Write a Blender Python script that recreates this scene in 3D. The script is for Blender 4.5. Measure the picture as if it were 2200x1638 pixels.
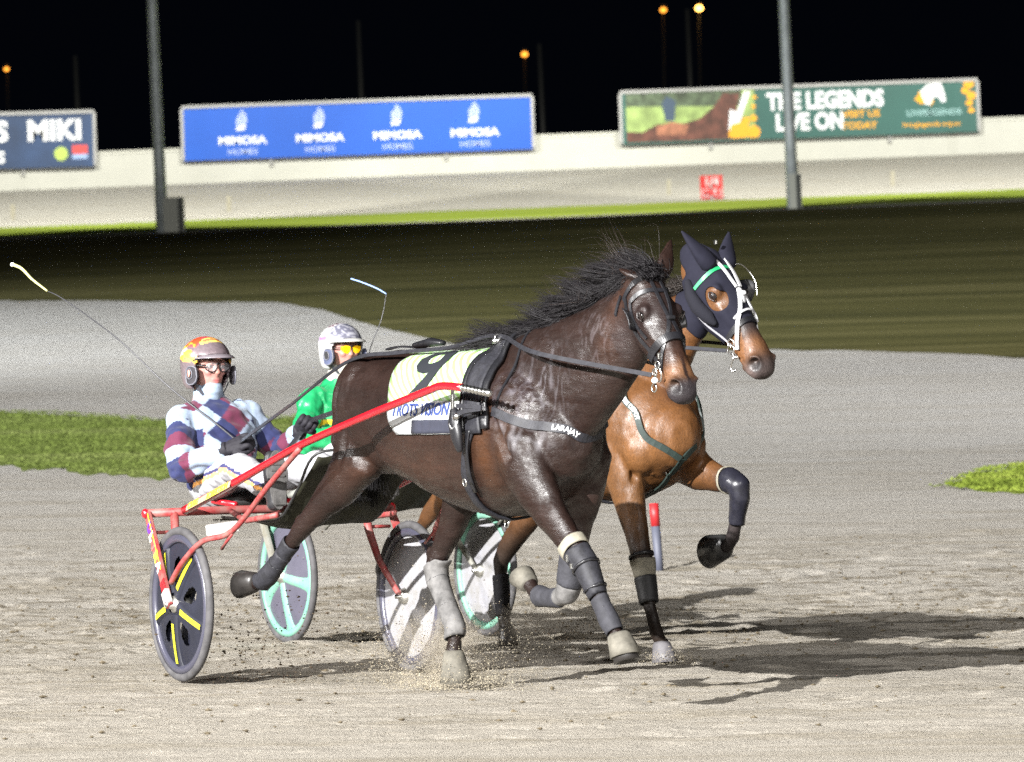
import bpy, bmesh, math, random
import numpy as np
from mathutils import Vector, Matrix, noise
from mathutils.bvhtree import BVHTree
R = math.radians
rnd = random.Random(7)
sc = bpy.context.scene
COL = sc.collection
for o in list(bpy.data.objects):
    bpy.data.objects.remove(o)

# ------------------------------------------------------------------ camera
FPX, CAMH, ROLL = 10340.0, 1.15, math.atan(0.016)
PITCH = math.atan(71 * math.cos(ROLL) / FPX)
cam_d = bpy.data.cameras.new('camera')
cam = bpy.data.objects.new('camera', cam_d); COL.objects.link(cam)
fw = Vector((0, math.cos(PITCH), math.sin(PITCH))); R0 = Vector((1, 0, 0)); U0 = R0.cross(fw)
RT = (math.cos(ROLL) * R0 - math.sin(ROLL) * U0).normalized(); UP = RT.cross(fw).normalized()
cam.matrix_world = Matrix(((RT.x, UP.x, -fw.x, 0), (RT.y, UP.y, -fw.y, 0), (RT.z, UP.z, -fw.z, CAMH), (0, 0, 0, 1)))
cam_d.sensor_width = 36.0; cam_d.lens = 36.0 * FPX / 2200.0
cam_d.clip_start = 0.5; cam_d.clip_end = 3000
cam_d.dof.use_dof = True; cam_d.dof.focus_distance = 20.4; cam_d.dof.aperture_fstop = 7.0
sc.camera = cam

# ------------------------------------------------------------------ world: a black night sky
w = bpy.data.worlds.new('World'); sc.world = w; w.use_nodes = True
bg = w.node_tree.nodes['Background']
bg.inputs[0].default_value = (0.35, 0.5, 1.0, 1); bg.inputs[1].default_value = 0.0022
sc.view_settings.view_transform = 'Standard'; sc.view_settings.look = 'None'
sc.cycles.use_denoising = False; sc.cycles.use_adaptive_sampling = False
sc.view_settings.exposure = 0.0; sc.view_settings.gamma = 1.0

# ------------------------------------------------------------------ floodlights of the trotting track and added fill lamps
def spot(name, loc, aim, energy, angle, blend, size, col=(1, .97, .93)):
    l = bpy.data.lights.new(name, 'SPOT'); l.energy = energy; l.spot_size = R(angle); l.spot_blend = blend
    l.shadow_soft_size = size; l.color = col
    o = bpy.data.objects.new(name, l); COL.objects.link(o); o.location = loc
    o.rotation_euler = (Vector(aim) - Vector(loc)).to_track_quat('-Z', 'Y').to_euler()
    return o
# main tower: behind the photographer's left shoulder, low angle
spot('floodlight', (-36, -35, 25.5), (0, 25, 0), 1020000, 46, .8, .28, (1, .99, .97))
# weaker fill lamps added along the straight, towers assumed and out of view
spot('floodlight', (30, -34, 26), (0, 24, 0), 60000, 60, .8, .9, (1, .98, .96))
spot('floodlight', (-60, 12, 27), (0, 24, 0), 150000, 60, .8, .7, (1, .98, .96))
spot('floodlight', (-6, -46, 18), (0, 24, 0), 140000, 60, .8, 3.0, (1, .98, .96))  # soft frontal fill added behind the camera, not a tower
# lamps added to brighten the gravel behind the track, no towers known there
spot('floodlight', (-46, 48, 22), (-7, 76, 2.4), 360000, 50, 1., .8, (.93, .97, 1))
spot('floodlight', (38, 30, 22), (8, 58, 1.6), 120000, 50, 1., .8, (.97, .98, 1))
# towers over the far bend, facing the far track
for x in (-20, 0, 20):
    spot('far_floodlight', (x, 113.5, 24), (x, 134.5, 7), 37000, 86, .12, .15, (1, .985, .86))

# ------------------------------------------------------------------ materials
MATS = {}
def mat(name, col=(.5, .5, .5), rough=.6, spec=.5, metal=0., coat=0., bump=None, var=None, attr=None, emit=None, trans=0., sheen=0., alpha=1.):
    """principled material; bump=(scale, strength, distance); var=(scale, amount) multiplies colour by noise; attr=vertex colour layer"""
    if name in MATS: return MATS[name]
    m = bpy.data.materials.new(name); m.use_nodes = True
    nt = m.node_tree; N = nt.nodes; L = nt.links; p = N['Principled BSDF']
    p.inputs['Base Color'].default_value = (*col, 1); p.inputs['Roughness'].default_value = rough
    p.inputs['Specular IOR Level'].default_value = spec; p.inputs['Metallic'].default_value = metal
    p.inputs['Coat Weight'].default_value = coat; p.inputs['Coat Roughness'].default_value = .25
    p.inputs['Transmission Weight'].default_value = trans; p.inputs['Sheen Weight'].default_value = sheen
    p.inputs['Alpha'].default_value = alpha
    src = None
    if attr:
        a = N.new('ShaderNodeVertexColor'); a.layer_name = attr; src = a.outputs[0]
    tc = N.new('ShaderNodeTexCoord')
    if var:
        n = N.new('ShaderNodeTexNoise'); n.inputs['Scale'].default_value = var[0]; n.inputs['Detail'].default_value = 6
        n.inputs['Roughness'].default_value = .65
        L.new(tc.outputs['Object'], n.inputs['Vector'])
        mr = N.new('ShaderNodeMapRange'); mr.inputs[1].default_value = .3; mr.inputs[2].default_value = .7
        mr.inputs[3].default_value = 1 - var[1]; mr.inputs[4].default_value = 1 + var[1]
        L.new(n.outputs[0], mr.inputs[0])
        mx = N.new('ShaderNodeVectorMath'); mx.operation = 'SCALE'
        if src: L.new(src, mx.inputs[0])
        else: mx.inputs[0].default_value = col
        L.new(mr.outputs[0], mx.inputs['Scale']); src = mx.outputs[0]
    if src: L.new(src, p.inputs['Base Color'])
    if bump:
        n2 = N.new('ShaderNodeTexNoise'); n2.inputs['Scale'].default_value = bump[0]; n2.inputs['Detail'].default_value = 5
        L.new(tc.outputs['Object'], n2.inputs['Vector'])
        b = N.new('ShaderNodeBump'); b.inputs['Strength'].default_value = bump[1]; b.inputs['Distance'].default_value = bump[2]
        L.new(n2.outputs[0], b.inputs['Height']); L.new(b.outputs[0], p.inputs['Normal'])
    if emit:
        p.inputs['Emission Color'].default_value = (*emit[0], 1); p.inputs['Emission Strength'].default_value = emit[1]
    MATS[name] = m
    return m

# ------------------------------------------------------------------ objects
OFF = {}
def tag(o, label=None, cat=None, group=None, kind=None):
    if label: o['label'] = label
    if cat: o['category'] = cat
    if group: o['group'] = group
    if kind: o['kind'] = kind
    return o
def empty(name, loc=(0, 0, 0), rz=0., off=(0, 0, 0)):
    o = bpy.data.objects.new(name, None); COL.objects.link(o); o.empty_display_size = .2
    o.rotation_euler = (0, 0, rz)
    v = Matrix.Rotation(rz, 3, 'Z') @ Vector(off)
    o.location = Vector(loc) + v
    OFF[o.name] = Vector(off)
    return o
def root_of(o):
    while o.parent: o = o.parent
    return o
def link(name, me, m=None, parent=None, smooth=True):
    o = bpy.data.objects.new(name, me); COL.objects.link(o)
    if m is not None:
        if not me.materials: me.materials.append(m)
    if parent is not None:
        o.parent = parent
        off = OFF.get(root_of(parent).name, Vector((0, 0, 0)))
        if off.length and not me.get('shifted'):
            me.transform(Matrix.Translation(-off)); me['shifted'] = 1
    if smooth and len(me.polygons): me.polygons.foreach_set('use_smooth', [True] * len(me.polygons))
    return o

class MB:
    """collects shapes into one mesh"""
    def __init__(s): s.v = []; s.f = []; s.c = []
    def add(s, vs, fs):
        n = len(s.v); s.v += [tuple(v) for v in vs]; s.f += [tuple(i + n for i in f) for f in fs]; return s
    def box(s, c, d, M=None):
        c = Vector(c); vs = []
        for x in (-.5, .5):
            for y in (-.5, .5):
                for z in (-.5, .5):
                    p = Vector((x * d[0], y * d[1], z * d[2]))
                    if M: p = M @ p
                    vs.append(c + p)
        return s.add(vs, [(0, 1, 3, 2), (4, 6, 7, 5), (0, 4, 5, 1), (2, 3, 7, 6), (0, 2, 6, 4), (1, 5, 7, 3)])
    def tube(s, pts, r, n=10, closed=False, caps=True, flat=None):
        pts = [Vector(p) for p in pts]; k = len(pts)
        rs = r if isinstance(r, (list, tuple)) else [r] * k
        vs = []; fs = []; nrm = None
        for i in range(k):
            a = pts[i - 1] if (i or closed) else pts[0]; b = pts[(i + 1) % k] if (i < k - 1 or closed) else pts[-1]
            t = (b - a).normalized()
            if nrm is None:
                nrm = t.cross(Vector((0, 0, 1)))
                if nrm.length < .1: nrm = t.cross(Vector((0, 1, 0)))
            nrm = (nrm - t * nrm.dot(t)).normalized(); bn = t.cross(nrm)
            for j in range(n):
                a_ = 2 * math.pi * j / n
                vs.append(pts[i] + nrm * math.cos(a_) * rs[i] + bn * math.sin(a_) * rs[i])
        for i in range(k if closed else k - 1):
            i2 = (i + 1) % k
            for j in range(n):
                j2 = (j + 1) % n
                fs.append((i * n + j, i * n + j2, i2 * n + j2, i2 * n + j))
        if caps and not closed:
            fs.append(tuple(reversed(range(n)))); fs.append(tuple((k - 1) * n + j for j in range(n)))
        return s.add(vs, fs)
    def ball(s, c, r, M=None, nu=16, nv=10):
        c = Vector(c); r = (r, r, r) if not isinstance(r, (list, tuple)) else r
        vs = []; fs = []
        for i in range(nv + 1):
            th = math.pi * i / nv
            for j in range(nu):
                ph = 2 * math.pi * j / nu
                p = Vector((r[0] * math.sin(th) * math.cos(ph), r[1] * math.sin(th) * math.sin(ph), r[2] * math.cos(th)))
                if M: p = M @ p
                vs.append(c + p)
        for i in range(nv):
            for j in range(nu):
                a, b = i * nu + j, i * nu + (j + 1) % nu
                fs.append((a, a + nu, b + nu, b))
        return s.add(vs, fs)
    def loft(s, st, n=20, side=(0, 1, 0), e=2.0):
        """st: (point, half-width along side, half-height) rings, rounded ends"""
        P = [Vector(q[0]) for q in st]; k = len(P); vs = []; fs = []; side = Vector(side)
        def ring(c, t, a, b):
            sd = (side - t * side.dot(t)).normalized(); up = sd.cross(t)
            out = []
            for j in range(n):
                x = 2 * math.pi * j / n; cx, sx = math.cos(x), math.sin(x)
                out.append(c + sd * (a * math.copysign(abs(cx) ** (2 / e), cx)) + up * (b * math.copysign(abs(sx) ** (2 / e), sx)))
            return out
        rings = []
        for i in range(k):
            t = (P[min(i + 1, k - 1)] - P[max(i - 1, 0)]).normalized()
            a, b = st[i][1], st[i][2]
            if i == 0:
                for f, sh in ((.35, .9), (.75, .6)): rings.append(ring(P[0] - t * min(a, b) * sh * .8, t, a * f, b * f))
            rings.append(ring(P[i], t, a, b))
            if i == k - 1:
                for f, sh in ((.75, .6), (.35, .9)): rings.append(ring(P[-1] + t * min(a, b) * sh * .8, t, a * f, b * f))
        for q in rings: vs += q
        for i in range(len(rings) - 1):
            for j in range(n):
                j2 = (j + 1) % n
                fs.append((i * n + j, i * n + j2, (i + 1) * n + j2, (i + 1) * n + j))
        fs.append(tuple(reversed(range(n)))); m_ = (len(rings) - 1) * n; fs.append(tuple(m_ + j for j in range(n)))
        return s.add(vs, fs)
    def ribbon(s, pts, nrms, width, th):
        """a flat strap along pts, facing nrms"""
        pts = [Vector(p) for p in pts]; k = len(pts); vs = []; fs = []
        for i in range(k):
            t = (pts[min(i + 1, k - 1)] - pts[max(i - 1, 0)]).normalized(); nn = Vector(nrms[i])
            sd = t.cross(nn)
            if sd.length < 1e-4: sd = t.orthogonal()
            sd.normalize(); nn = sd.cross(t).normalized()
            wd = width[i] if isinstance(width, (list, tuple)) else width
            for a, b in ((-1, 0), (1, 0), (1, 1), (-1, 1)):
                vs.append(pts[i] + sd * a * wd / 2 + nn * b * th)
        for i in range(k - 1):
            for j in range(4):
                j2 = (j + 1) % 4
                fs.append((i * 4 + j, i * 4 + j2, i * 4 + 4 + j2, i * 4 + 4 + j))
        fs.append((3, 2, 1, 0)); m_ = (k - 1) * 4; fs.append((m_, m_ + 1, m_ + 2, m_ + 3))
        return s.add(vs, fs)
    def mesh(s, name='mesh', fix=True):
        me = bpy.data.meshes.new(name); me.from_pydata(s.v, [], s.f); me.validate()
        if fix:
            bm = bmesh.new(); bm.from_mesh(me); bmesh.ops.recalc_face_normals(bm, faces=bm.faces); bm.to_mesh(me); bm.free()
        return me
    def obj(s, name, m, parent=None, smooth=True, bevel=0.):
        me = s.mesh(name)
        if bevel:
            bm = bmesh.new(); bm.from_mesh(me)
            bmesh.ops.bevel(bm, geom=bm.edges[:], offset=bevel, segments=2, affect='EDGES', clamp_overlap=True)
            bm.to_mesh(me); bm.free()
        o = link(name, me, m, parent, smooth)
        return o

def catmull(pts, n=8):
    """smooth curve through the points"""
    P = [Vector(p) for p in pts]; out = []
    for i in range(len(P) - 1):
        p0 = P[max(i - 1, 0)]; p1 = P[i]; p2 = P[i + 1]; p3 = P[min(i + 2, len(P) - 1)]
        for j in range(n):
            t = j / n
            out.append(.5 * ((2 * p1) + (p2 - p0) * t + (2 * p0 - 5 * p1 + 4 * p2 - p3) * t * t + (3 * p1 - p0 - 3 * p2 + p3) * t ** 3))
    out.append(P[-1]); return out

def remesh(mb, voxel, smooth_it=5, fac=.5):
    """weld all collected shapes into one continuous skin"""
    me = mb.mesh('tmp'); o = bpy.data.objects.new('tmp', me); COL.objects.link(o)
    r = o.modifiers.new('r', 'REMESH'); r.mode = 'VOXEL'; r.voxel_size = voxel
    if smooth_it:
        s = o.modifiers.new('s', 'SMOOTH'); s.factor = fac; s.iterations = smooth_it
    dg = bpy.context.evaluated_depsgraph_get(); dg.update()
    me2 = bpy.data.meshes.new_from_object(o.evaluated_get(dg))
    bpy.data.objects.remove(o); bpy.data.meshes.remove(me)
    return me2
def getv(me):
    a = np.empty(len(me.vertices) * 3, 'f'); me.vertices.foreach_get('co', a); return a.reshape(-1, 3).astype(float)
def setv(me, a): me.vertices.foreach_set('co', a.astype('f').ravel()); me.update()
def getn(me):
    a = np.empty(len(me.vertices) * 3, 'f'); me.vertex_normals.foreach_get('vector', a); return a.reshape(-1, 3).astype(float)
def setcol(me, c, name='Col'):
    if name in me.color_attributes: me.color_attributes.remove(me.color_attributes[name])
    at = me.color_attributes.new(name, 'FLOAT_COLOR', 'POINT')
    at.data.foreach_set('color', np.hstack([c, np.ones((len(c), 1))]).astype('f').ravel())
def bvh(me): return BVHTree.FromPolygons([v.co for v in me.vertices], [p.vertices for p in me.polygons])

def text_mesh(s, size=1., align='CENTER', ext=.002, bold=0., shear=0., sx=1.):
    cu = bpy.data.curves.new('txt', 'FONT'); cu.body = s; cu.size = size; cu.align_x = align; cu.align_y = 'CENTER'
    cu.extrude = ext; cu.offset = bold; cu.shear = shear; cu.resolution_u = 3
    o = bpy.data.objects.new('txt', cu); COL.objects.link(o)
    dg = bpy.context.evaluated_depsgraph_get(); dg.update()
    me = bpy.data.meshes.new_from_object(o.evaluated_get(dg)); bpy.data.objects.remove(o); bpy.data.curves.remove(cu)
    if sx != 1.: me.transform(Matrix.Scale(sx, 4, (1, 0, 0)))
    return me
def nz(p, s=1., o=0.): return noise.noise(Vector(p) * s + Vector((o, o * 1.7, o * .3)))

# ------------------------------------------------------------------ the ground: track, rising infield, far track
GY = [0, 20, 28, 40, 50, 60, 75, 90, 105, 114, 116, 122, 138, 170]
GZ = [0, 0, 0, .686, 1.198, 1.788, 2.601, 3.587, 4.704, 5.714, 5.817, 6.318, 8.143, 8.5]
_ys = np.linspace(0, 170, 1701); _zs = np.interp(_ys, GY, GZ)
_k = np.exp(-np.linspace(-2, 2, 61) ** 2); _k /= _k.sum(); _zz = np.convolve(np.pad(_zs, 30, 'edge'), _k, 'valid')
def H(x, y):
    c = .022 * min(1, max(0, (y - 30) / 70)) * max(-60, min(60, x))
    return float(np.interp(y, _ys, _zz)) + c

def ground_nodes():
    m = bpy.data.materials.new('track_sand'); m.use_nodes = True
    nt = m.node_tree; N = nt.nodes; L = nt.links; p = N['Principled BSDF']
    p.inputs['Roughness'].default_value = .95; p.inputs['Specular IOR Level'].default_value = .15
    g = N.new('ShaderNodeNewGeometry'); sep = N.new('ShaderNodeSeparateXYZ'); L.new(g.outputs['Position'], sep.inputs[0])
    def noi(scale, det=6, rgh=.6, vec=None):
        n = N.new('ShaderNodeTexNoise'); n.inputs['Scale'].default_value = scale; n.inputs['Detail'].default_value = det
        n.inputs['Roughness'].default_value = rgh; L.new(vec if vec else g.outputs['Position'], n.inputs['Vector']); return n.outputs[0]
    def mr(v, a, b, c, d):
        x = N.new('ShaderNodeMapRange'); L.new(v, x.inputs[0])
        for i, q in enumerate((a, b, c, d)): x.inputs[i + 1].default_value = q
        return x.outputs[0]
    def mix(f, a, b, mode='MIX'):
        x = N.new('ShaderNodeMix'); x.data_type = 'RGBA'; x.blend_type = mode
        if isinstance(f, float): x.inputs[0].default_value = f
        else: L.new(f, x.inputs[0])
        for i, q in ((6, a), (7, b)):
            if isinstance(q, tuple): x.inputs[i].default_value = (*q, 1)
            else: L.new(q, x.inputs[i])
        return x.outputs[2]
    mp = N.new('ShaderNodeMapping'); L.new(g.outputs['Position'], mp.inputs[0]); mp.inputs['Rotation'].default_value = (0, 0, R(-12)); mp.inputs['Scale'].default_value = (.35, 1.2, 1)
    big = noi(.55, 4, .6, mp.outputs[0]); med = noi(4, 6, .7, mp.outputs[0]); fine = noi(45, 5, .75); grit = noi(160, 3, .8)
    fy = mr(sep.outputs[1], 25, 42, 0, 1)
    base = mix(fy, (.342, .314, .270), (.350, .342, .325))
    base = mix(mr(big, .40, .7, 0, .55), base, mix(.45, base, (.25, .225, .18)))
    base = mix(mr(med, .45, .72, 0, .45), base, (.235, .21, .17))
    base = mix(mr(fine, .48, .75, 0, .38), base, (.175, .155, .125))
    base = mix(mr(grit, .55, .75, 0, .3), base, (.40, .375, .33))
    # damp ruffled lane where hooves have broken the surface
    lane = N.new('ShaderNodeMath'); lane.operation = 'SUBTRACT'; L.new(sep.outputs[1], lane.inputs[0]); lane.inputs[1].default_value = 27.5
    ab = N.new('ShaderNodeMath'); ab.operation = 'ABSOLUTE'; L.new(lane.outputs[0], ab.inputs[0])
    lm = mr(ab.outputs[0], 2.0, 7.5, 1, .12); cl = mr(noi(6, 6, .75, mp.outputs[0]), .52, .58, 0, 1)
    mul = N.new('ShaderNodeMath'); mul.operation = 'MULTIPLY'; L.new(lm, mul.inputs[0]); L.new(cl, mul.inputs[1])
    m2 = N.new('ShaderNodeMath'); m2.operation = 'MULTIPLY'; L.new(mul.outputs[0], m2.inputs[0]); m2.inputs[1].default_value = .8
    base = mix(m2.outputs[0], base, (.105, .085, .055))
    # broad darker, freshly turned streaks along the direction of travel
    mp2 = N.new('ShaderNodeMapping'); L.new(g.outputs['Position'], mp2.inputs[0]); mp2.inputs['Rotation'].default_value = (0, 0, R(-8)); mp2.inputs['Scale'].default_value = (.22, 1.5, 1)
    st_ = mr(noi(1.1, 8, .76, mp2.outputs[0]), .50, .60, 0, .55); nearm = mr(sep.outputs[1], 45, 30, .25, 1)
    m3 = N.new('ShaderNodeMath'); m3.operation = 'MULTIPLY'; L.new(st_, m3.inputs[0]); L.new(nearm, m3.inputs[1])
    base = mix(m3.outputs[0], base, (.20, .172, .125))
    spk = mr(noi(75, 2, .6), .60, .66, 0, .5); base = mix(spk, base, (.13, .11, .08))
    spl = mr(noi(110, 2, .6, mp.outputs[0]), .62, .70, 0, .6); base = mix(spl, base, (.55, .52, .46))
    L.new(base, p.inputs['Base Color'])
    b1 = N.new('ShaderNodeBump'); b1.inputs['Strength'].default_value = .8; b1.inputs['Distance'].default_value = .02; L.new(fine, b1.inputs['Height'])
    b2 = N.new('ShaderNodeBump'); b2.inputs['Strength'].default_value = .7; b2.inputs['Distance'].default_value = .05; L.new(med, b2.inputs['Height']); L.new(b1.outputs[0], b2.inputs['Normal'])
    b3 = N.new('ShaderNodeBump'); b3.inputs['Strength'].default_value = .6; b3.inputs['Distance'].default_value = .006; L.new(grit, b3.inputs['Height']); L.new(b2.outputs[0], b3.inputs['Normal'])
    L.new(b3.outputs[0], p.inputs['Normal'])
    return m
def grid(xs, ys, dz=0., amp=0.):
    vs = []; fs = []
    for y in ys:
        for x in xs:
            z = H(x, y) + dz
            if amp: z += amp * (nz((x * .7, y * 1.3, 0), 2.2) + .5 * nz((x, y, 0), 7) + .35 * nz((x, y, 3), 19))
            vs.append((x, y, z))
    n = len(xs)
    for j in range(len(ys) - 1):
        for i in range(n - 1):
            fs.append((j * n + i, j * n + i + 1, (j + 1) * n + i + 1, (j + 1) * n + i))
    return vs, fs
GM = ground_nodes()
# near track surface, finely ruffled by hooves and wheels
xs = [-400, -120, -40, -12, -6] + list(np.arange(-4.5, 4.6, .04)) + [6, 12, 40, 120, 400]
ys = [-60, -20, 0, 8, 14] + list(np.arange(16, 34, .045)) + list(np.arange(34, 60, .4)) + list(np.arange(60, 142, 1.)) + [150, 170, 400, 900, 2500]
def amp_grid():
    vs = []; fs = []; n = len(xs)
    rq = random.Random(77); cell = {}
    for _ in range(900):
        px_, py_ = rq.uniform(-4.6, 4.6), rq.uniform(16.5, 33.5); cell.setdefault((int(px_ // .4), int(py_ // .4)), []).append((px_, py_, rq.uniform(.05, .09), rq.uniform(.4, 1.) * (1.3 if 23 < py_ < 31 else .6)))
    for y in ys:
        for x in xs:
            z = H(x, min(y, 170))
            if abs(x) < 4.5 and 16.5 < y < 33.5:
                for i_ in (-1, 0, 1):
                    for j_ in (-1, 0, 1):
                        for (cx, cy, cr, ck) in cell.get((int(x // .4) + i_, int(y // .4) + j_), ()):
                            q_ = math.hypot(x - cx, (y - cy) * .8) / cr
                            if q_ < 2.4: z += ck * (.012 * math.exp(-((q_ - 1.35) / .4) ** 2) - .016 * math.exp(-(q_ / .8) ** 2))
            if abs(x) < 5 and 16 < y < 34:
                a = .011 * min(1, (y - 16) / 1.5, (34 - y) / 3)
                z += a * (nz((x * .6, y * 1.1, 0), 3) + .8 * nz((x * .7, y, 0), 9) + .5 * nz((x, y, 3), 21)) - a * .5
            vs.append((x, y, z))
    for j in range(len(ys) - 1):
        for i in range(n - 1): fs.append((j * n + i, j * n + i + 1, (j + 1) * n + i + 1, (j + 1) * n + i))
    return vs, fs
g = MB(); g.add(*amp_grid()); tag(g.obj('ground', GM), kind='structure')

def curve_sheet(name, lo, hi, x0, x1, nx, ny, m, dz=.02, ragged=.25, kind='structure'):
    lx = [p[0] for p in lo]; ly = [p[1] for p in lo]; hx = [p[0] for p in hi]; hy = [p[1] for p in hi]
    vs = []; fs = []
    for i in range(nx + 1):
        x = x0 + (x1 - x0) * i / nx
        a = float(np.interp(x, lx, ly)); b = float(np.interp(x, hx, hy))
        a += ragged * (nz((x, a, 0), 1.5) + .6 * nz((x, a, 0), 6)); b += ragged * .6 * (nz((x, b, 4), 1.5) + .6 * nz((x, b, 4), 6))
        b = max(a + .001, b)
        for j in range(ny + 1):
            y = a + (b - a) * j / ny
            e = min(1., 6. * min(j, ny - j) / ny)
            vs.append((x, y, H(x, y) + dz * (.1 + .9 * e)))
    for i in range(nx):
        for j in range(ny):
            q = i * (ny + 1) + j
            fs.append((q, q + ny + 1, q + ny + 2, q + 1))
    g = MB(); g.add(vs, fs); o = g.obj(name, m); tag(o, kind=kind); return o
def grass_mat(name, c1, c2, c3, sy=2.):
    m = bpy.data.materials.new(name); m.use_nodes = True
    nt = m.node_tree; N = nt.nodes; L = nt.links; p = N['Principled BSDF']; p.inputs['Roughness'].default_value = 1.; p.inputs['Specular IOR Level'].default_value = .04
    g = N.new('ShaderNodeNewGeometry'); mp = N.new('ShaderNodeMapping'); mp.inputs['Scale'].default_value = (.16, sy, 1); L.new(g.outputs['Position'], mp.inputs[0])
    n = N.new('ShaderNodeTexNoise'); n.inputs['Scale'].default_value = .45; n.inputs['Detail'].default_value = 8; n.inputs['Roughness'].default_value = .62; L.new(mp.outputs[0], n.inputs['Vector'])
    r = N.new('ShaderNodeValToRGB'); L.new(n.outputs[0], r.inputs[0]); e = r.color_ramp.elements
    e[0].position = .33; e[0].color = (*c1, 1); e[1].position = .68; e[1].color = (*c3, 1); q = e.new(.5); q.color = (*c2, 1)
    n2 = N.new('ShaderNodeTexNoise'); n2.inputs['Scale'].default_value = 14; n2.inputs['Detail'].default_value = 5; L.new(g.outputs['Position'], n2.inputs['Vector'])
    b = N.new('ShaderNodeBump'); b.inputs['Strength'].default_value = 1.; b.inputs['Distance'].default_value = .03; L.new(n2.outputs[0], b.inputs['Height']); L.new(b.outputs[0], p.inputs['Normal'])
    L.new(r.outputs[0], p.inputs['Base Color']); return m
inf_m = grass_mat('infield_grass', (.034, .034, .013), (.063, .059, .021), (.105, .095, .040), 1.6)
inf_lo = [(-40, 93), (-14, 91), (-9.56, 90.07), (-8.18, 89.3), (-6.76, 87.65), (-5.4, 86.1), (-4.1, 85.0), (-3.11, 80.9), (-2.51, 76.7), (-1.34, 69.9), (-.56, 65), (.62, 63), (1.82, 62.4), (3.6, 61.7), (5.2, 59.9), (6.2, 58), (9, 56), (40, 50)]
curve_sheet('infield', inf_lo, [(-40, 115.8), (40, 115.8)], -40, 40, 500, 60, inf_m, .03, .5)
lush = grass_mat('lush_grass', (.10, .13, .020), (.15, .20, .03), (.21, .24, .05), 2.5)
curve_sheet('grass_verge', [(-40, 117), (40, 117)], [(-40, 122.5), (40, 122.5)], -40, 40, 300, 12, lush, .03, .3)
patch = grass_mat('patch_grass', (.085, .115, .025), (.115, .15, .038), (.15, .175, .06), 3)
curve_sheet('grass_patch', [(-14, 44), (-4.5, 42.06), (-3.53, 40.5), (-2.9, 39.8), (-2.2, 41.3), (-1.9, 46.3), (-1.6, 49)], [(-14, 56), (-5.5, 51.7), (-4.7, 51), (-3.57, 49.2), (-2.38, 49.2), (-2.0, 49.9), (-1.6, 49)], -14, -1.6, 360, 40, patch, .02, .75)
curve_sheet('grass_patch', [(3.35, 37.1), (3.54, 36.75), (3.88, 36.5), (6, 36), (12, 35.5)], [(3.35, 37.1), (3.6, 38.2), (3.82, 38.8), (4.18, 39.4), (6, 40.4), (12, 42)], 3.35, 12, 260, 30, lush, .02, .6)

# grass tufts on the near patches so their edges are ragged
def tufts(name, spots, label, m):
    g = MB()
    for (x, y) in spots:
        z = H(x, y) + .02
        for _ in range(5):
            a = rnd.uniform(0, 6.28); hgt = rnd.uniform(.006, .018); dx, dy = math.cos(a) * .012, math.sin(a) * .012
            lx, ly = rnd.uniform(-.03, .03), rnd.uniform(-.03, .03); ox, oy = rnd.uniform(-.04, .04), rnd.uniform(-.04, .04)
            g.add([(x + ox - dx, y + oy - dy, z), (x + ox + dx, y + oy + dy, z), (x + ox + lx, y + oy + ly, z + hgt)], [(0, 1, 2)])
    o = link(name, g.mesh(name, False), m, None, False); return tag(o, label, 'grass', kind='stuff')
sp = []
while len(sp) < 4500:
    x = rnd.uniform(-6.2, -1.8); y = rnd.uniform(39.6, 52)
    lo = np.interp(x, [-5.5, -4.5, -3.53, -2.9, -2.2, -1.9], [43, 42, 40.4, 39.7, 41.2, 46]); hi = np.interp(x, [-5.5, -4.7, -3.57, -2.38, -1.9], [51.8, 51.1, 49.3, 49.3, 50])
    if lo < y < hi: sp.append((x, y))
tufts('grass', sp, 'short green grass on the verge behind the drivers', patch)
sp = []
while len(sp) < 1800:
    x = rnd.uniform(3.2, 5.2); y = rnd.uniform(36, 40)
    hi = np.interp(x, [3.3, 3.6, 3.82, 4.18, 6], [37.2, 38.3, 39, 39.5, 40.4]); lo = np.interp(x, [3.3, 3.54, 3.88, 6], [37, 36.6, 36.3, 36])
    if lo < y < hi: sp.append((x, y))
tufts('grass', sp, 'bright green grass patch at the right edge of the track', lush)

# ------------------------------------------------------------------ far wall
LEAN = R(1.7)
def wall_build():
    g = MB(); vs = []; fs = []; X = list(np.arange(-60, 60.1, 1.5))
    for x in X:
        z = H(x, 138) - .05
        for (dy, dz_) in ((0, 0), (0, 1.06), (.12, 1.06), (.12, 0)): vs.append((x, 138 + dy, z + dz_))
    for i in range(len(X) - 1):
        for j in range(4):
            j2 = (j + 1) % 4; fs.append((i * 4 + j, i * 4 + j2, i * 4 + 4 + j2, i * 4 + 4 + j))
    g.add(vs, fs); o = g.obj('perimeter_wall', mat('wall_paint', (.47, .47, .44), .7, .3, var=(.8, .06)), smooth=False)
    tag(o, 'long low white painted wall behind the far track', 'wall')
    g2 = MB(); g2.v = [(x, y - .0, z) for x, y, z in []]
    for i in range(len(X) - 1):
        z = H(X[i], 138) - .05; z2 = H(X[i + 1], 138) - .05
        g2.add([(X[i], 137.98, z + 1.0), (X[i + 1], 137.98, z2 + 1.0), (X[i + 1], 137.98, z2 + 1.08), (X[i], 137.98, z + 1.08), (X[i], 138.14, z + 1.0), (X[i + 1], 138.14, z2 + 1.0), (X[i + 1], 138.14, z2 + 1.08), (X[i], 138.14, z + 1.08)],
               [(0, 1, 2, 3), (3, 2, 6, 7), (4, 7, 6, 5)])
    g2.obj('coping', mat('wall_coping', (.50, .50, .46), .6), o, False)
wall_build()

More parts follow.
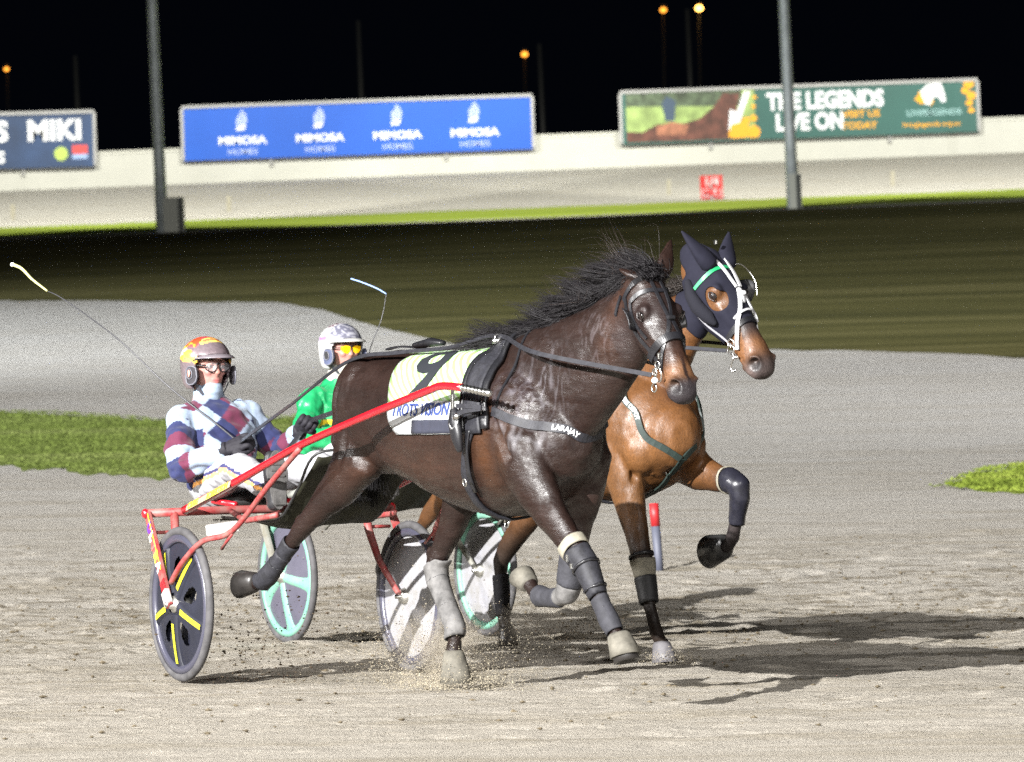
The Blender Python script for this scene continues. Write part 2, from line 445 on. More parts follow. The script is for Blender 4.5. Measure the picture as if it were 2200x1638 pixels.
# ------------------------------------------------------------------ hoardings (flat printed boards on the wall)
def board(name, label, x0, x1, zc0, zc1, hh, mface):
    """x0..x1 wide; zc0/zc1 the heights of its centre line at both ends; hh height"""
    ang = math.atan2(zc1 - zc0, x1 - x0); o = empty(name, ((x0 + x1) / 2, 137.85, (zc0 + zc1) / 2 - hh / 2)); o.rotation_euler = (0, -ang, 0)
    tag(o, label, 'hoarding', 'advertising hoardings on the far wall'); W = (x1 - x0) / math.cos(ang)
    MB().box((0, 0, hh / 2), (W - .02, .05, hh - .02)).obj('panel', mface, o, False)
    t = .09; g = MB()
    g.box((0, -.01, hh), (W, .1, t)); g.box((-W / 2, -.01, hh / 2), (t, .1, hh - t)); g.box((W / 2, -.01, hh / 2), (t, .1, hh - t))
    g.obj('frame', mat('board_frame', (.36, .36, .37), .5), o, False)
    for s in (-1, 1):
        for q in (.25,):
            MB().box((s * W * q, .09, hh / 2 - .1), (.07, .07, hh + .2)).obj('post', mat('post_steel', (.3, .3, .3), .5, metal=.8), o, False)
    return o, W
def put_text(o, s, x, z, size, m, name='lettering', bold=0., sx=1., shear=0., y=-.032):
    me = text_mesh(s, size, 'CENTER', .003, bold, shear, sx)
    me.transform(Matrix.Translation((x, y, z)) @ Matrix.Rotation(R(90), 4, 'X'))
    return link(name, me, m, o, False)
def flat(pts, y0, th=.004):
    """a flat cut-out in the x-z plane from an outline"""
    g = MB(); n = len(pts)
    g.add([(p[0], y0, p[1]) for p in pts] + [(p[0], y0 + th, p[1]) for p in pts], [tuple(range(n)), tuple(reversed(range(n, 2 * n)))] + [(i, n + i, n + (i + 1) % n, (i + 1) % n) for i in range(n)])
    return g
def px2(px, py, Y=137.8):
    """survey: picture position -> place on the wall plane"""
    v = fw + RT * ((px - 1100) / FPX) - UP * ((py - 819) / FPX); t = Y / v.y
    return (v.x * t, CAMH + v.z * t)
white_ink = mat('white_ink', (.72, .74, .80), .6)
pale_ink = mat('pale_ink', (.42, .50, .78), .6)
def corner(a, b, c, d):   # left top, right top, left bottom, right bottom in picture space
    A, B, C_, D = px2(*a), px2(*b), px2(*c), px2(*d)
    return A[0], B[0], (A[1] + C_[1]) / 2, (B[1] + D[1]) / 2, ((A[1] - C_[1]) + (B[1] - D[1])) / 2
# blue board
x0, x1, z0, z1, hh = corner((392, 230), (1145, 206), (400, 348), (1140, 320))
o, W = board('hoarding', 'blue hoarding with four repeated white house builder logos and lettering', x0, x1, z0, z1, hh, mat('blue_print', (.004, .085, .50), .55, var=(.5, .08)))
for i in range(4):
    cx = -W / 2 + W * (.17 + .221 * i)
    put_text(o, 'MIMOSA', cx, hh * .345, .30, white_ink, bold=.014, sx=1.22)
    put_text(o, 'HOMES', cx, hh * .135, .23, pale_ink, bold=.002, sx=1.15)
    pts = [(cx - .17 + .30 * a, hh * .52 + .62 * b) for a, b in ((.1, .02), (.0, .1), (.12, .22), (.05, .42), (.10, .62), (.35, .82), (.62, 1.0), (.95, .82), (1.08, .55), (1.0, .35), (.82, .22), (.80, .1), (.65, .03))]
    lg = flat(pts, -.034); lg.obj('logo', pale_ink, o, False)
    g = MB()
    for q in (.32, .5, .68, .84):
        g.tube([(cx - .10, -.037, hh * .52 + .62 * (q - .08)), (cx + .0, -.037, hh * .52 + .62 * q), (cx + .10, -.037, hh * .52 + .62 * (q + .05))], .012, 5)
    g.obj('logo_lines', mat('blue_print'), o)
    flat([(cx - .17, hh * .53), (cx - .15, hh * .60), (cx + .02, hh * .645), (cx + .12, hh * .63), (cx + .08, hh * .55)], -.038).obj('logo_base', white_ink, o, False)
# left, dark blue board
x0, x1, z0, z1, hh = corner((-420, 256), (203, 240), (-420, 376), (200, 358))
o, W = board('hoarding', 'dark blue hoarding with large white letters ending in MIKI at the left edge', x0, x1, z0, z1, hh, mat('navy_print', (.018, .045, .12), .5, var=(.35, .5)))
def xs_(px): return px2(px, 300)[0] - (x0 + x1) / 2
put_text(o, 'MIKI', xs_(118), hh * .66, .80, white_ink, bold=.035, sx=1.02)
put_text(o, 'EMMA S', xs_(-88), hh * .66, .80, white_ink, bold=.035, sx=1.02)
put_text(o, 'S', xs_(2), hh * .20, .46, white_ink, bold=.02)
flat([(xs_(131) + .20 * math.cos(a), hh * .25 + .20 * math.sin(a)) for a in np.arange(0, 6.28, .35)], -.034).obj('round_badge', mat('lime_ink', (.42, .55, .12), .6), o, False)
flat([(xs_(155), hh * .24), (xs_(188), hh * .24), (xs_(188), hh * .40), (xs_(155), hh * .40)], -.034).obj('square_badge', mat('red_ink', (.62, .07, .07), .6), o, False)
flat([(xs_(155), hh * .15), (xs_(188), hh * .15), (xs_(188), hh * .235), (xs_(155), hh * .235)], -.034).obj('square_badge', mat('skyblue_ink', (.30, .42, .7), .6), o, False)
# right, green board with a picture of horses
x0, x1, z0, z1, hh = corner((1334, 200), (2102, 170), (1345, 310), (2092, 285))
o, W = board('hoarding', 'dark green hoarding with grazing horse picture and white and orange lettering', x0, x1, z0, z1, hh, mat('green_print', (.020, .095, .085), .5, var=(.5, .12)))
def X_(f): return -W / 2 + W * f
flat([(X_(.015), .06), (X_(.375), .06), (X_(.375), hh - .06), (X_(.015), hh - .06)], -.031).obj('picture_ground', mat('meadow_ink', (.26, .36, .12), .6, var=(2.2, .5)), o, False)
flat([(X_(.015), hh * .72), (X_(.34), hh * .66), (X_(.34), hh - .06), (X_(.015), hh - .06)], -.034).obj('picture_trees', mat('treeline_ink', (.07, .10, .06), .6, var=(4, .8)), o, False)
flat([(X_(.015), .06), (X_(.34), .06), (X_(.35), hh * .3), (X_(.325), hh * .62), (X_(.335), hh * .9), (X_(.29), hh * .92), (X_(.26), hh * .66), (X_(.22), hh * .44), (X_(.17), hh * .36), (X_(.10), hh * .36), (X_(.06), hh * .22), (X_(.015), hh * .24)], -.037).obj('picture_horse', mat('horse_ink', (.10, .035, .025), .6, var=(3, .7)), o, False)
flat([(X_(.10), hh * .15), (X_(.18), hh * .15), (X_(.19), hh * .34), (X_(.14), hh * .40), (X_(.10), hh * .32)], -.040).obj('picture_horse', mat('chestnut_ink', (.30, .12, .07), .6, var=(4, .5)), o, False)
flat([(X_(.125), hh * .42), (X_(.15), hh * .42), (X_(.155), hh * .8), (X_(.13), hh * .9), (X_(.115), hh * .75)], -.040).obj('picture_person', mat('denim_ink', (.04, .07, .12), .6), o, False)
flat([(X_(.30), hh * .2), (X_(.325), hh * .2), (X_(.34), hh * .5), (X_(.365), hh * .93), (X_(.347), hh * .93), (X_(.325), hh * .55), (X_(.305), hh * .6)], -.043).obj('picture_bridle', white_ink, o, False)
gold = mat('gold_ink', (.75, .36, .015), .6)
rr = random.Random(3)
for fx, fz, r_ in ((.335, .16, .30), (.368, .13, .20), (.312, .10, .15), (.372, .40, .10), (.372, .62, .07), (.376, .80, .06), (.350, .36, .12)):
    flat([(X_(fx) + r_ * rr.uniform(.75, 1.2) * math.cos(a), max(.07, hh * fz + r_ * rr.uniform(.7, 1.15) * math.sin(a) + .03)) for a in np.arange(0, 6.28, .45)], -.046 - .001 * fz).obj('gold_splash', gold, o, False)
put_text(o, 'THE LEGENDS', X_(.573), hh * .70, .66, white_ink, bold=.03, sx=.80)
put_text(o, 'LIVE ON', X_(.528), hh * .30, .66, white_ink, bold=.03, sx=.80)
put_text(o, 'VISIT US', X_(.672), hh * .42, .27, gold, bold=.008, sx=1.1)
put_text(o, 'TODAY', X_(.665), hh * .20, .27, gold, bold=.008, sx=1.1)
put_text(o, 'LIVING', X_(.838), hh * .40, .235, mat('aqua_ink', (.30, .50, .52), .6), bold=.004, sx=1.1)
put_text(o, 'LEGENDS', X_(.900), hh * .40, .235, mat('aqua_ink'), bold=.004, sx=1.1)
put_text(o, 'livinglegends.org.au', X_(.868), hh * .18, .19, gold, bold=.003, sx=1.12)
flat([(X_(.850) + dx, hh * .53 + dz) for dx, dz in ((.02, .05), (.16, .02), (.25, .22), (.38, .26), (.50, .08), (.62, .12), (.58, .36), (.50, .62), (.42, .66), (.10, .62), (-.12, .42))], -.040).obj('horse_emblem', white_ink, o, False)
flat([(X_(.830) + dx, hh * .53 + dz) for dx, dz in ((.38, .00), (.22, .08), (.08, .06), (-.02, .16), (-.10, .2), (.02, .3), (.05, .42), (.2, .48), (.3, .5), (.42, .3), (.48, .12))], -.036).obj('mane_emblem', gold, o, False)
for fx, fz, r_ in ((.975, .92, .13), (.965, .8, .1), (.982, .7, .12), (.975, .56, .09), (.98, .42, .08)):
    flat([(min(X_(fx) + r_ * math.cos(a) * 1.2, W / 2 - .06), hh * fz + r_ * math.sin(a)) for a in np.arange(0, 6.28, .6)], -.034).obj('gold_splash', gold, o, False)

# ------------------------------------------------------------------ light poles, switch boxes, quarter mile sign
def pole(px_base, Y, x, label, boxside, bw):
    o = empty('light_pole', (x, Y, H(x, Y) - .05)); o.rotation_euler = (0, -LEAN, 0)
    tag(o, label, 'light pole', 'floodlight poles inside the far track')
    g = MB(); g.tube([(0, 0, 0), (0, 0, 2), (0, 0, 6), (0, 0, 24)], [.155, .14, .125, .085], 14)
    g.obj('mast', mat('pole_steel', (.48, .53, .53), .5, metal=.2, var=(3, .2)), o)
    MB().box((boxside, -.02, .44), (bw, .3, .88)).obj('switch_box', mat('box_steel', (.40, .41, .35), .6), o, False, .01)
    MB().box((boxside + bw / 2 - .08, -.185, .44), (.10, .03, .84)).obj('box_door', mat('box_dark', (.03, .035, .03), .6), o, False)
    MB().box((0, .3, 24.1), (1.6, .25, .2)).obj('lamp_bar', mat('pole_steel'), o, False)
    return o
pole(349, 116.65, px2(347, 470, 116.4)[0], 'grey steel light pole with wide switch box left of the blue hoarding', .30, .50)
pole(1708, 116.7, px2(1706, 440, 116.4)[0], 'grey steel light pole in front of the green hoarding', .06, .30)
x, z = px2(1530, 427, 122.9)
o = empty('mile_sign', (x, 123.0, H(x, 123.0))); o.rotation_euler = (0, -LEAN, 0); tag(o, 'small red square quarter mile sign beside the far track', 'sign')
k = 123.0 / FPX
MB().box((0, 0, 27 * k), (48 * k, .04, 50 * k)).obj('panel', mat('sign_red', (.62, .03, .03), .5), o, False)
MB().box((0, 0, -.1), (.07, .06, .9)).obj('post', mat('post_steel'), o, False)
MB().box((0, -.024, 15 * k), (42 * k, .006, 17 * k)).obj('white_field', mat('sign_white', (.66, .56, .60), .5), o, False)
for s_, z_, sz, mm in (('1/4', 38, .30, mat('sign_white')), ('MILE', 15, .22, mat('sign_red'))):
    me = text_mesh(s_, sz, 'CENTER', .004, .012); me.transform(Matrix.Translation((0, -.03, z_ * k)) @ Matrix.Rotation(R(90), 4, 'X')); link('lettering', me, mm, o, False)

# small pegs of the far inner rail
for i, (px, py) in enumerate(((28, 475), (492, 452), (1437, 417), (1918, 400))):
    x, z = px2(px, py, 125.5)
    p_ = MB().box((x, 125.5, H(x, 125.5) + .18), (.10, .08, .42)).obj('track_peg', mat('peg_tan', (.30, .28, .22), .7), None, False)
    tag(p_, 'low tan peg along the inner edge of the far track', 'peg', 'pegs along the far track')

# distant orange street lamps with dim masts
for (px, py, r_, e, lab) in ((14, 149, .17, 9, 'small orange street lamp glowing at the far left edge'), (1425, 22, .22, 9, 'orange lamp just left of the brightest lamp'), (1502, 18, .25, 30, 'brightest orange lamp at the top, right one of a pair'), (1127, 117, .22, 9, 'orange lamp glowing alone above the gap between hoardings')):
    Y = 330.; x, z = px2(px, py, Y)
    o = empty('street_lamp', (x, Y, 8.)); tag(o, lab, 'street lamp', 'distant orange street lamps')
    MB().ball((0, 0, z - 8), (r_, r_, r_ * .8)).obj('lamp_glass', mat('orange_lamp%d' % e, (0, 0, 0), .5, emit=((1, .36, .04) if e < 20 else (1, .50, .10), e * .35)), o)
    MB().tube([(0.0, .5, 0), (0, .5, z - 8 + .35)], [.12, .07], 8).obj('mast', mat('lamp_mast', (.05, .05, .05), .6), o)
    MB().box((0, .25, z - 8 + .32), (.3, .9, .08)).obj('arm', mat('lamp_mast'), o, False)
for px, y0_, lab in ((783, 45, 'dim unlit mast in the dark above the blue hoarding'), (1172, 95, 'dim unlit mast between the two hoardings'), (1490, 20, 'dim unlit mast behind the green hoarding'), (175, 120, 'dim unlit mast above the dark blue hoarding')):
    Y = 190.; x, z = px2(px, y0_, Y)
    m_ = MB().tube([(x, Y, H(x, 165) - 1), (x - .25, Y, z)], [.16, .09], 8).obj('mast', mat('mast_grey', (.008, .0085, .009), .6)); tag(m_, lab, 'mast')

# marker peg on the track, red top over grey
def marker():
    v = fw + RT * ((1418 - 1100) / FPX) - UP * ((1285 - 819) / FPX); t = CAMH / -v.z
    x, y = v.x * t, v.y * t
    y = 30.6; x = (1410 - 1100) / FPX * y
    o = empty('marker_post', (x, y, H(x, y) - .01)); tag(o, 'short grey plastic marker post with red top behind the bay horse', 'marker post')
    k = y / FPX
    MB().tube([(0, 0, -.02), (-.006, 0, .1), (-.02, 0, .40 - .115)], 9.5 * k, 16).obj('post', mat('marker_grey', (.06, .065, .09), .6), o)
    MB().tube([(-.02, 0, .285), (-.028, 0, .43)], 10.2 * k, 16).obj('red_cap', mat('marker_red', (.30, .012, .015), .5), o)
    return o
marker()

# ------------------------------------------------------------------ sulkies.  Local frame: x forward along the horse's travel, y to the horse's left, z up, origin under the axle
class Rig: pass
def rig(cx, cy, ang, width):
    r = Rig(); r.loc = (cx, cy, 0); r.rz = ang; r.w = width; return r
RIG1 = rig(-.968, 21.358, R(-63.22), 1.115)
RIG2 = rig(-.657, 24.777, R(-62.36), 1.134)
rubber = mat('tyre_rubber', (.060, .058, .060), .75, .3, bump=(60, .4, .002), var=(14, .35))
steel = mat('steel', (.62, .62, .60), .28, .5, 1.)
dark_leather = mat('black_leather', (.009, .009, .011), .38, .5, var=(30, .35), bump=(150, .3, .0015))
webbing = mat('black_webbing', (.012, .012, .016), .6, .4, var=(60, .5), bump=(220, .5, .002))

def lathe(prof, n=72, closed=True):
    """profile (r, y) revolved round the y axis"""
    vs = []; fs = []; k = len(prof)
    for i in range(n):
        a = 2 * math.pi * i / n
        for r_, y in prof: vs.append((r_ * math.cos(a), y, r_ * math.sin(a)))
    for i in range(n):
        i2 = (i + 1) % n
        for j in range(k if closed else k - 1):
            j2 = (j + 1) % k; fs.append((i * k + j, i * k + j2, i2 * k + j2, i2 * k + j))
    return MB().add(vs, fs)
def holed_disc(rad, hole, th, n=180, m=34, dome=.03, r0=.03):
    """domed wheel disc with openings where hole(r, a) is true"""
    vs = []; fs = []; keep = []
    for s in (0, 1):
        for i in range(n):
            for j in range(m + 1):
                r_ = r0 + (rad - r0) * j / m; a = 2 * math.pi * i / n
                y = dome * (1 - (r_ / rad) ** 2)
                vs.append((r_ * math.cos(a), y if s == 0 else -y, r_ * math.sin(a)))
    off = n * (m + 1)
    for i in range(n):
        i2 = (i + 1) % n
        for j in range(m):
            rc = r0 + (rad - r0) * (j + .5) / m; ac = 2 * math.pi * (i + .5) / n
            if hole(rc, ac): continue
            a, b, c, d = i * (m + 1) + j, i * (m + 1) + j + 1, i2 * (m + 1) + j + 1, i2 * (m + 1) + j
            fs.append((a, b, c, d)); fs.append((off + a, off + d, off + c, off + b))
    return MB().add(vs, fs)
def wheel(parent, y, style, out, tyre_m, disc_m, spoke_m, rim_m, phase=0., zoff=0.):
    """a disc wheel at lateral position y; out = +1/-1 the side its outer face looks to"""
    Rw = .340; zc = Rw
    hub = empty('wheel'); hub.parent = parent; hub.location = Vector((0, y, zc)) - OFF[root_of(parent).name] * 1
    OFFK = OFF.pop(hub.name)
    def put(mb, name, m, smooth=True):
        me = mb.mesh(name); o = bpy.data.objects.new(name, me); COL.objects.link(o); me.materials.append(m); o.parent = hub
        me.polygons.foreach_set('use_smooth', [smooth] * len(me.polygons)); return o
    rt = Rw - .019
    put(lathe([(rt + .019 * math.cos(a), .0185 * math.sin(a)) for a in np.arange(0, 6.28, math.pi / 6)], 96), 'tyre', tyre_m)
    rr_ = rt - .016
    put(lathe([(rr_, -.014), (rr_, .014), (rr_ - .022, .016), (rr_ - .034, .010), (rr_ - .034, -.010), (rr_ - .022, -.016)], 96), 'rim', rim_m)
    sec = 2 * math.pi / 5
    if style == 'holes':
        def hole(r_, a):
            a = (a - phase) % sec - sec / 2; rc = .145
            return ((r_ - .150) / .058) ** 2 + (a * r_ / (.014 + .30 * max(r_ - .09, 0))) ** 2 < 1
    else:
        def hole(r_, a): return False
    put(holed_disc(rr_ - .03, hole, .01), 'disc', disc_m)
    for k in range(5):
        a = phase + sec * k; ca, sa = math.cos(a), math.sin(a)
        for s in (out,):
            mb = MB()
            def P_(r_, lat, y_): return (ca * r_ - sa * lat, y_, sa * r_ + ca * lat)
            dm = lambda r_: .03 * (1 - (r_ / (rr_ - .03)) ** 2)
            rows = [(.045, .030), (.10, .024), (.18, .021), (.25, .026), (.285, .045)] if style == 'holes' else [(.03, .022), (.10, .026), (.18, .027), (.25, .036), (.285, .075)]
            vs = []; fs = []
            for r_, wd in rows:
                for lt, hh in ((-1, 0), (-.7, .011), (0, .013), (.7, .011), (1, 0)): vs.append(P_(r_, lt * wd, s * (dm(r_) + hh - .001)))
            for i in range(len(rows) - 1):
                for j in range(4): fs.append((i * 5 + j, i * 5 + j + 1, i * 5 + 6 + j, i * 5 + 5 + j))
            mb.add(vs, fs); sp_ = put(mb, 'spoke', spoke_m if style != 'holes' else disc_m)
            if style == 'holes':
                q = MB(); vs = []
                for r_, wd in ((.085, .013), (.15, .012), (.21, .012), (.262, .012)):
                    for lt in (-1, 1): vs.append(P_(r_, lt * wd + (.004 if k == 2 else 0), s * (dm(r_) + .0145)))
                q.add(vs, [(0, 1, 3, 2), (2, 3, 5, 4), (4, 5, 7, 6)])
                me = q.mesh('stripe'); so = bpy.data.objects.new('stripe', me); COL.objects.link(so); me.materials.append(spoke_m); so.parent = sp_
    put(lathe([(.001, out * .062), (.018, out * .060), (.022, out * .045), (.036, out * .040), (.040, out * .028), (.040, -out * .03), (.03, -out * .05), (.001, -out * .055)], 28, False), 'hub', mat('hub_steel', (.5, .49, .45), .35, .5, .9))
    return hub
def bar(parent, name, pts, r, m, n=12):
    return MB().tube(pts, r, n).obj(name, m, parent)
def decal_text(parent, s, p0, p1, nrm, size, m, name='lettering', bold=0., sx=1., up=None):
    """text lying along p0->p1 facing nrm"""
    me = text_mesh(s, size, 'LEFT', .0008, bold, 0, sx); X = (Vector(p1) - Vector(p0)).normalized(); Z = Vector(nrm); Z = (Z - X * Z.dot(X)).normalized(); Y = Z.cross(X)
    me.transform(Matrix(((X.x, Y.x, Z.x, p0[0]), (X.y, Y.y, Z.y, p0[1]), (X.z, Y.z, Z.z, p0[2]), (0, 0, 0, 1))))
    return link(name, me, m, parent, False)

def sulky(rg, label, paint, seat_m, style, cols, shaft, phases, text=True):
    o = empty('sulky', rg.loc, rg.rz); tag(o, label, 'sulky')
    hw = rg.w / 2
    out_m, in_m = cols['outer'], cols['inner']
    wheel(o, -hw, style, -1, rubber, out_m, cols['spoke'], cols['rim'], phases[0])
    wheel(o, hw, 'plain', 1, rubber, in_m, cols['spoke2'], cols['rim'], phases[1])
    dusty = cols['dusty']
    xb = -.28; zb = .735
    bar(o, 'arch_bar', [(xb, -hw - .04, zb), (xb, -hw * .5, zb + .006), (xb, 0, zb + .006), (xb, hw * .5, zb + .006), (xb, hw + .04, zb)], .019, dusty)
    for s in (-1, 1):
        y = s * hw
        MB().ball((xb, y + s * .048, zb), (.020, .016, .022)).obj('end_cap', paint, o)
        # outer fork blade: broad flat plate from the arch to the hub
        g = MB(); a = Vector((xb + .0, y + s * .036, zb)); b = Vector((.005, y + s * .058, .340))
        d = (b - a).normalized(); sd = Vector((d.z, 0, -d.x)).normalized()
        vs = []
        rows = [(0, .022), (.25, .026), (.62, .026), (.86, .026), (1.02, .022)]
        for t_, wd in rows:
            c = a + (b - a) * t_
            for q in ((-1, -1), (1, -1), (1, 1), (-1, 1)): vs.append(c + sd * wd * q[0] + Vector((0, 1, 0)) * .009 * q[1])
        fs = [(0, 1, 2, 3), (19, 18, 17, 16)]
        for i in range(4):
            for j in range(4): fs.append((i * 4 + j, i * 4 + 4 + j, i * 4 + 4 + (j + 1) % 4, i * 4 + (j + 1) % 4))
        fb = g.add(vs, fs).obj('fork_blade', dusty, o, False, .003)
        if s < 0 and text: MB().ribbon([a + (b - a) * .74 + Vector((0, s * .0095, 0)), a + (b - a) * .90 + Vector((0, s * .0095, 0))], [(0, s, 0)] * 2, .050, .0012).obj('red_band', paint, fb, False)
        if s < 0:
            c = a + (b - a) * .93
            MB().box(c + Vector((0, s * .004, 0)), (.052, .024, .075), Matrix.Rotation(-.6, 3, 'Y')).obj('axle_plate', mat('alloy', (.55, .53, .5), .45, .5, .6, var=(20, .3)), o, False, .003)
            # worn white and coloured sticker lettering on the blade
            if text:
                sc_ = [('U', (.10, .02, .30)), ('L', (.75, .68, .62)), ('T', (.75, .1, .1)), ('R', (.8, .7, .05)), ('A', (.75, .7, .7))]
                for q, (ch, cc) in enumerate(sc_):
                    pa = a + (b - a) * (.12 + .105 * q) + Vector((0, s * .0105, 0)); 
                    decal_text(fb, ch, pa - sd * .0 + Vector((-.0, 0, .0)), pa + d, (0, s, 0), .062, mat('sticker%d' % q, cc, .5), bold=.004)
                pa = a + (b - a) * .03 + Vector((0, s * .0105, 0))
                MB().ribbon([pa - sd * .020, pa + d * .09 - sd * .020, pa + d * .30 - sd * .020], [(0, s, 0)] * 3, .008, .001).obj('yellow_stripe', mat('yellow_vinyl', (.5, .42, .03), .5), fb, False)
        # inner fork
        bar(o, 'inner_fork', [(xb, y - s * .09, zb), (xb + .03, y - s * .085, zb - .10), (xb + .10, y - s * .07, .50), (.0, y - s * .055, .345)], [.020, .019, .016, .013], dusty)
        bar(o, 'fork_tie', [(xb + .01, y + s * .03, zb - .085), (xb + .02, y - s * .09, zb - .085)], .008, dusty, 8)
        bar(o, 'axle', [(0, y - s * .075, .340), (0, y + s * .075, .340)], .010, steel)
        # shaft
        sh = [(p[0], s * p[1], p[2]) for p in shaft]
        if s > 0: sh = sh[:-2] + [(2.30, .355, 1.262), (2.41, .350, 1.25)]
        cv = catmull(sh[:-1], 6)
        bar(o, 'shaft', cv, [.0165 + .004 * max(0, 1 - i / 14) for i in range(len(cv))], paint, 14)
        # twisted steel shaft tip
        p0, p1 = Vector(sh[-2]), Vector(sh[-1]); tip = MB(); K = 40; dirv = (p1 - p0)
        tip.tube([p0 + dirv * (i / K) for i in range(K + 1)], [.0125 + .0035 * math.sin(i * 1.15) for i in range(K + 1)], 10)
        tip.ball(p1, .0155); tip.obj('shaft_tip', steel, o)
        # stay from the shaft to the hub
        bar(o, 'stay', catmull([(1.0, s * .425, 1.02), (.72, s * .45, .86), (.42, s * .49, .665), (.26, s * .56, .62), (.13, s * .60, .53), (.025, s * .615, .435)], 5), .0125, dusty)
        bar(o, 'stay', [(.42, s * .49, .655), (.30, s * .49, .585)], .007, dusty, 8)
    # seat on its frame
    bar(o, 'seat_frame', [(xb - .02, -.16, zb + .03), (xb - .28, -.17, zb + .045), (-.70, -.17, zb + .05), (-.86, 0, zb + .05), (-.70, .17, zb + .05), (xb - .28, .17, zb + .045), (xb - .02, .16, zb + .03)], .013, paint)
    s_ = MB(); s_.loft([((-.84, 0, .80), .10, .03), ((-.76, 0, .795), .17, .04), ((-.62, 0, .79), .19, .045), ((-.46, 0, .785), .17, .04), ((-.36, 0, .79), .10, .03)], 18, e=2.6)
    s_.obj('seat', seat_m, o)
    bar(o, 'foot_rest', [(xb + .02, -.20, zb + .0), (.1, -.285, .70), (.36, -.30, .72), (.43, -.28, .73)], .013, dusty)
    bar(o, 'foot_rest', [(xb + .02, .20, zb + .0), (.1, .285, .70), (.36, .30, .72), (.43, .28, .73)], .013, dusty)
    MB().box((-.06, -.33, .665), (.05, .14, .05), Matrix.Rotation(.12, 3, 'X')).obj('hub_bracket', mat('bracket_white', (.40, .39, .37), .5, var=(25, .15)), o, False, .004)
    # dust sheet slung between the shafts in front of the driver
    g = MB(); vs = []; fs = []; NX, NY = 16, 22
    for i in range(NX + 1):
        u = i / NX
        for j in range(NY + 1):
            v = j / NY; y = (v - .5) * 2
            x = -.30 + u * 1.06; z = .70 + .29 * (max(0, u - .58) / .42) ** 1.15 - .03 * (1 - y * y) * math.sin(math.pi * min(u * 1.3, 1)) + .008 * math.sin(9 * v + 4 * u) + .004 * math.sin(23 * v - 9 * u)
            vs.append((x, y * .235, z))
    for i in range(NX):
        for j in range(NY): q = i * (NY + 1) + j; fs.append((q, q + 1, q + NY + 2, q + NY + 1))
    sheet_m = mat('dust_sheet', (.016, .016, .008), .7, .3, var=(12, .4), bump=(40, .4, .004))
    d_ = g.add(vs, fs).obj('dust_sheet', sheet_m, o)
    md = d_.modifiers.new('t', 'SOLIDIFY'); md.thickness = .004
    g = MB(); rr = random.Random(5)
    for i in range(70):
        v = i / 69; y = (v - .5) * 2 * .27; L_ = rr.uniform(.004, .016)
        g.add([(-.302, y, .702), (-.302, y + .008, .702), (-.305, y + .004 + rr.uniform(-.003, .003), .70 - L_)], [(0, 1, 2)])
    f_ = g.obj('fringe', sheet_m, o, False); f_['kind'] = 'stuff'
    bar(o, 'sheet_wire', catmull([(-.28, -.235, .71), (.0, -.237, .705), (.33, -.237, .705), (.55, -.237, .84), (.76, -.237, .995), (.77, 0, 1.0), (.76, .237, .995), (.55, .237, .84), (.33, .237, .705), (0, .237, .705), (-.28, .235, .71)], 6), .006, mat('wire_black', (.02, .02, .02), .5))
    return o

red = mat('red_paint', (.36, .007, .014), .28, .5, coat=.6, var=(7, .22))
def dusty_mat(name, c1, c2, sc_=16):
    m = mat(name, c1, .55, .4); N = m.node_tree.nodes; L = m.node_tree.links
    n = N.new('ShaderNodeTexNoise'); n.inputs['Scale'].default_value = sc_; n.inputs['Detail'].default_value = 8; n.inputs['Roughness'].default_value = .75
    tc = N.new('ShaderNodeTexCoord'); L.new(tc.outputs['Object'], n.inputs['Vector'])
    r = N.new('ShaderNodeValToRGB'); L.new(n.outputs[0], r.inputs[0]); e = r.color_ramp.elements
    e[0].position = .38; e[0].color = (*c1, 1); e[1].position = .6; e[1].color = (*c2, 1); L.new(r.outputs[0], N['Principled BSDF'].inputs['Base Color']); return m
red_dusty = dusty_mat('dusty_red_paint', (.24, .018, .020), (.20, .085, .075), 14)
white_dusty = dusty_mat('dusty_white_paint', (.20, .20, .18), (.15, .14, .11))
wh_dark = mat('wheel_dark', (.011, .012, .020), .5, .35, coat=0., var=(9, .25))
wh_pale = dusty_mat('wheel_pale', (.24, .24, .265), (.19, .185, .18), 7)
wh_lav = mat('wheel_lavender', (.065, .062, .085), .5, .4, var=(5, .2))
wh_mint = dusty_mat('wheel_mint', (.11, .29, .215), (.15, .27, .21), 9)
yel = mat('yellow_stripe', (.42, .40, .02), .5, var=(30, .2))
SHAFT1 = [(-.27, .42, .745), (.30, .42, .873), (.62, .42, .948), (1.014, .42, 1.037), (1.6, .40, 1.15), (2.10, .365, 1.245), (2.24, .36, 1.266), (2.40, .35, 1.258), (2.617, .34, 1.234)]
S_1 = sulky(RIG1, 'red painted two wheeled racing sulky with dark disc wheels and yellow stripes, nearer the camera', red, mat('seat_black', (.02, .02, .02), .6), 'holes',
      dict(outer=wh_dark, inner=wh_pale, spoke=yel, spoke2=wh_pale, rim=mat('rim_dark', (.045, .045, .065), .35, .5, coat=.3), dusty=red_dusty), SHAFT1, (R(-93), R(-70)))
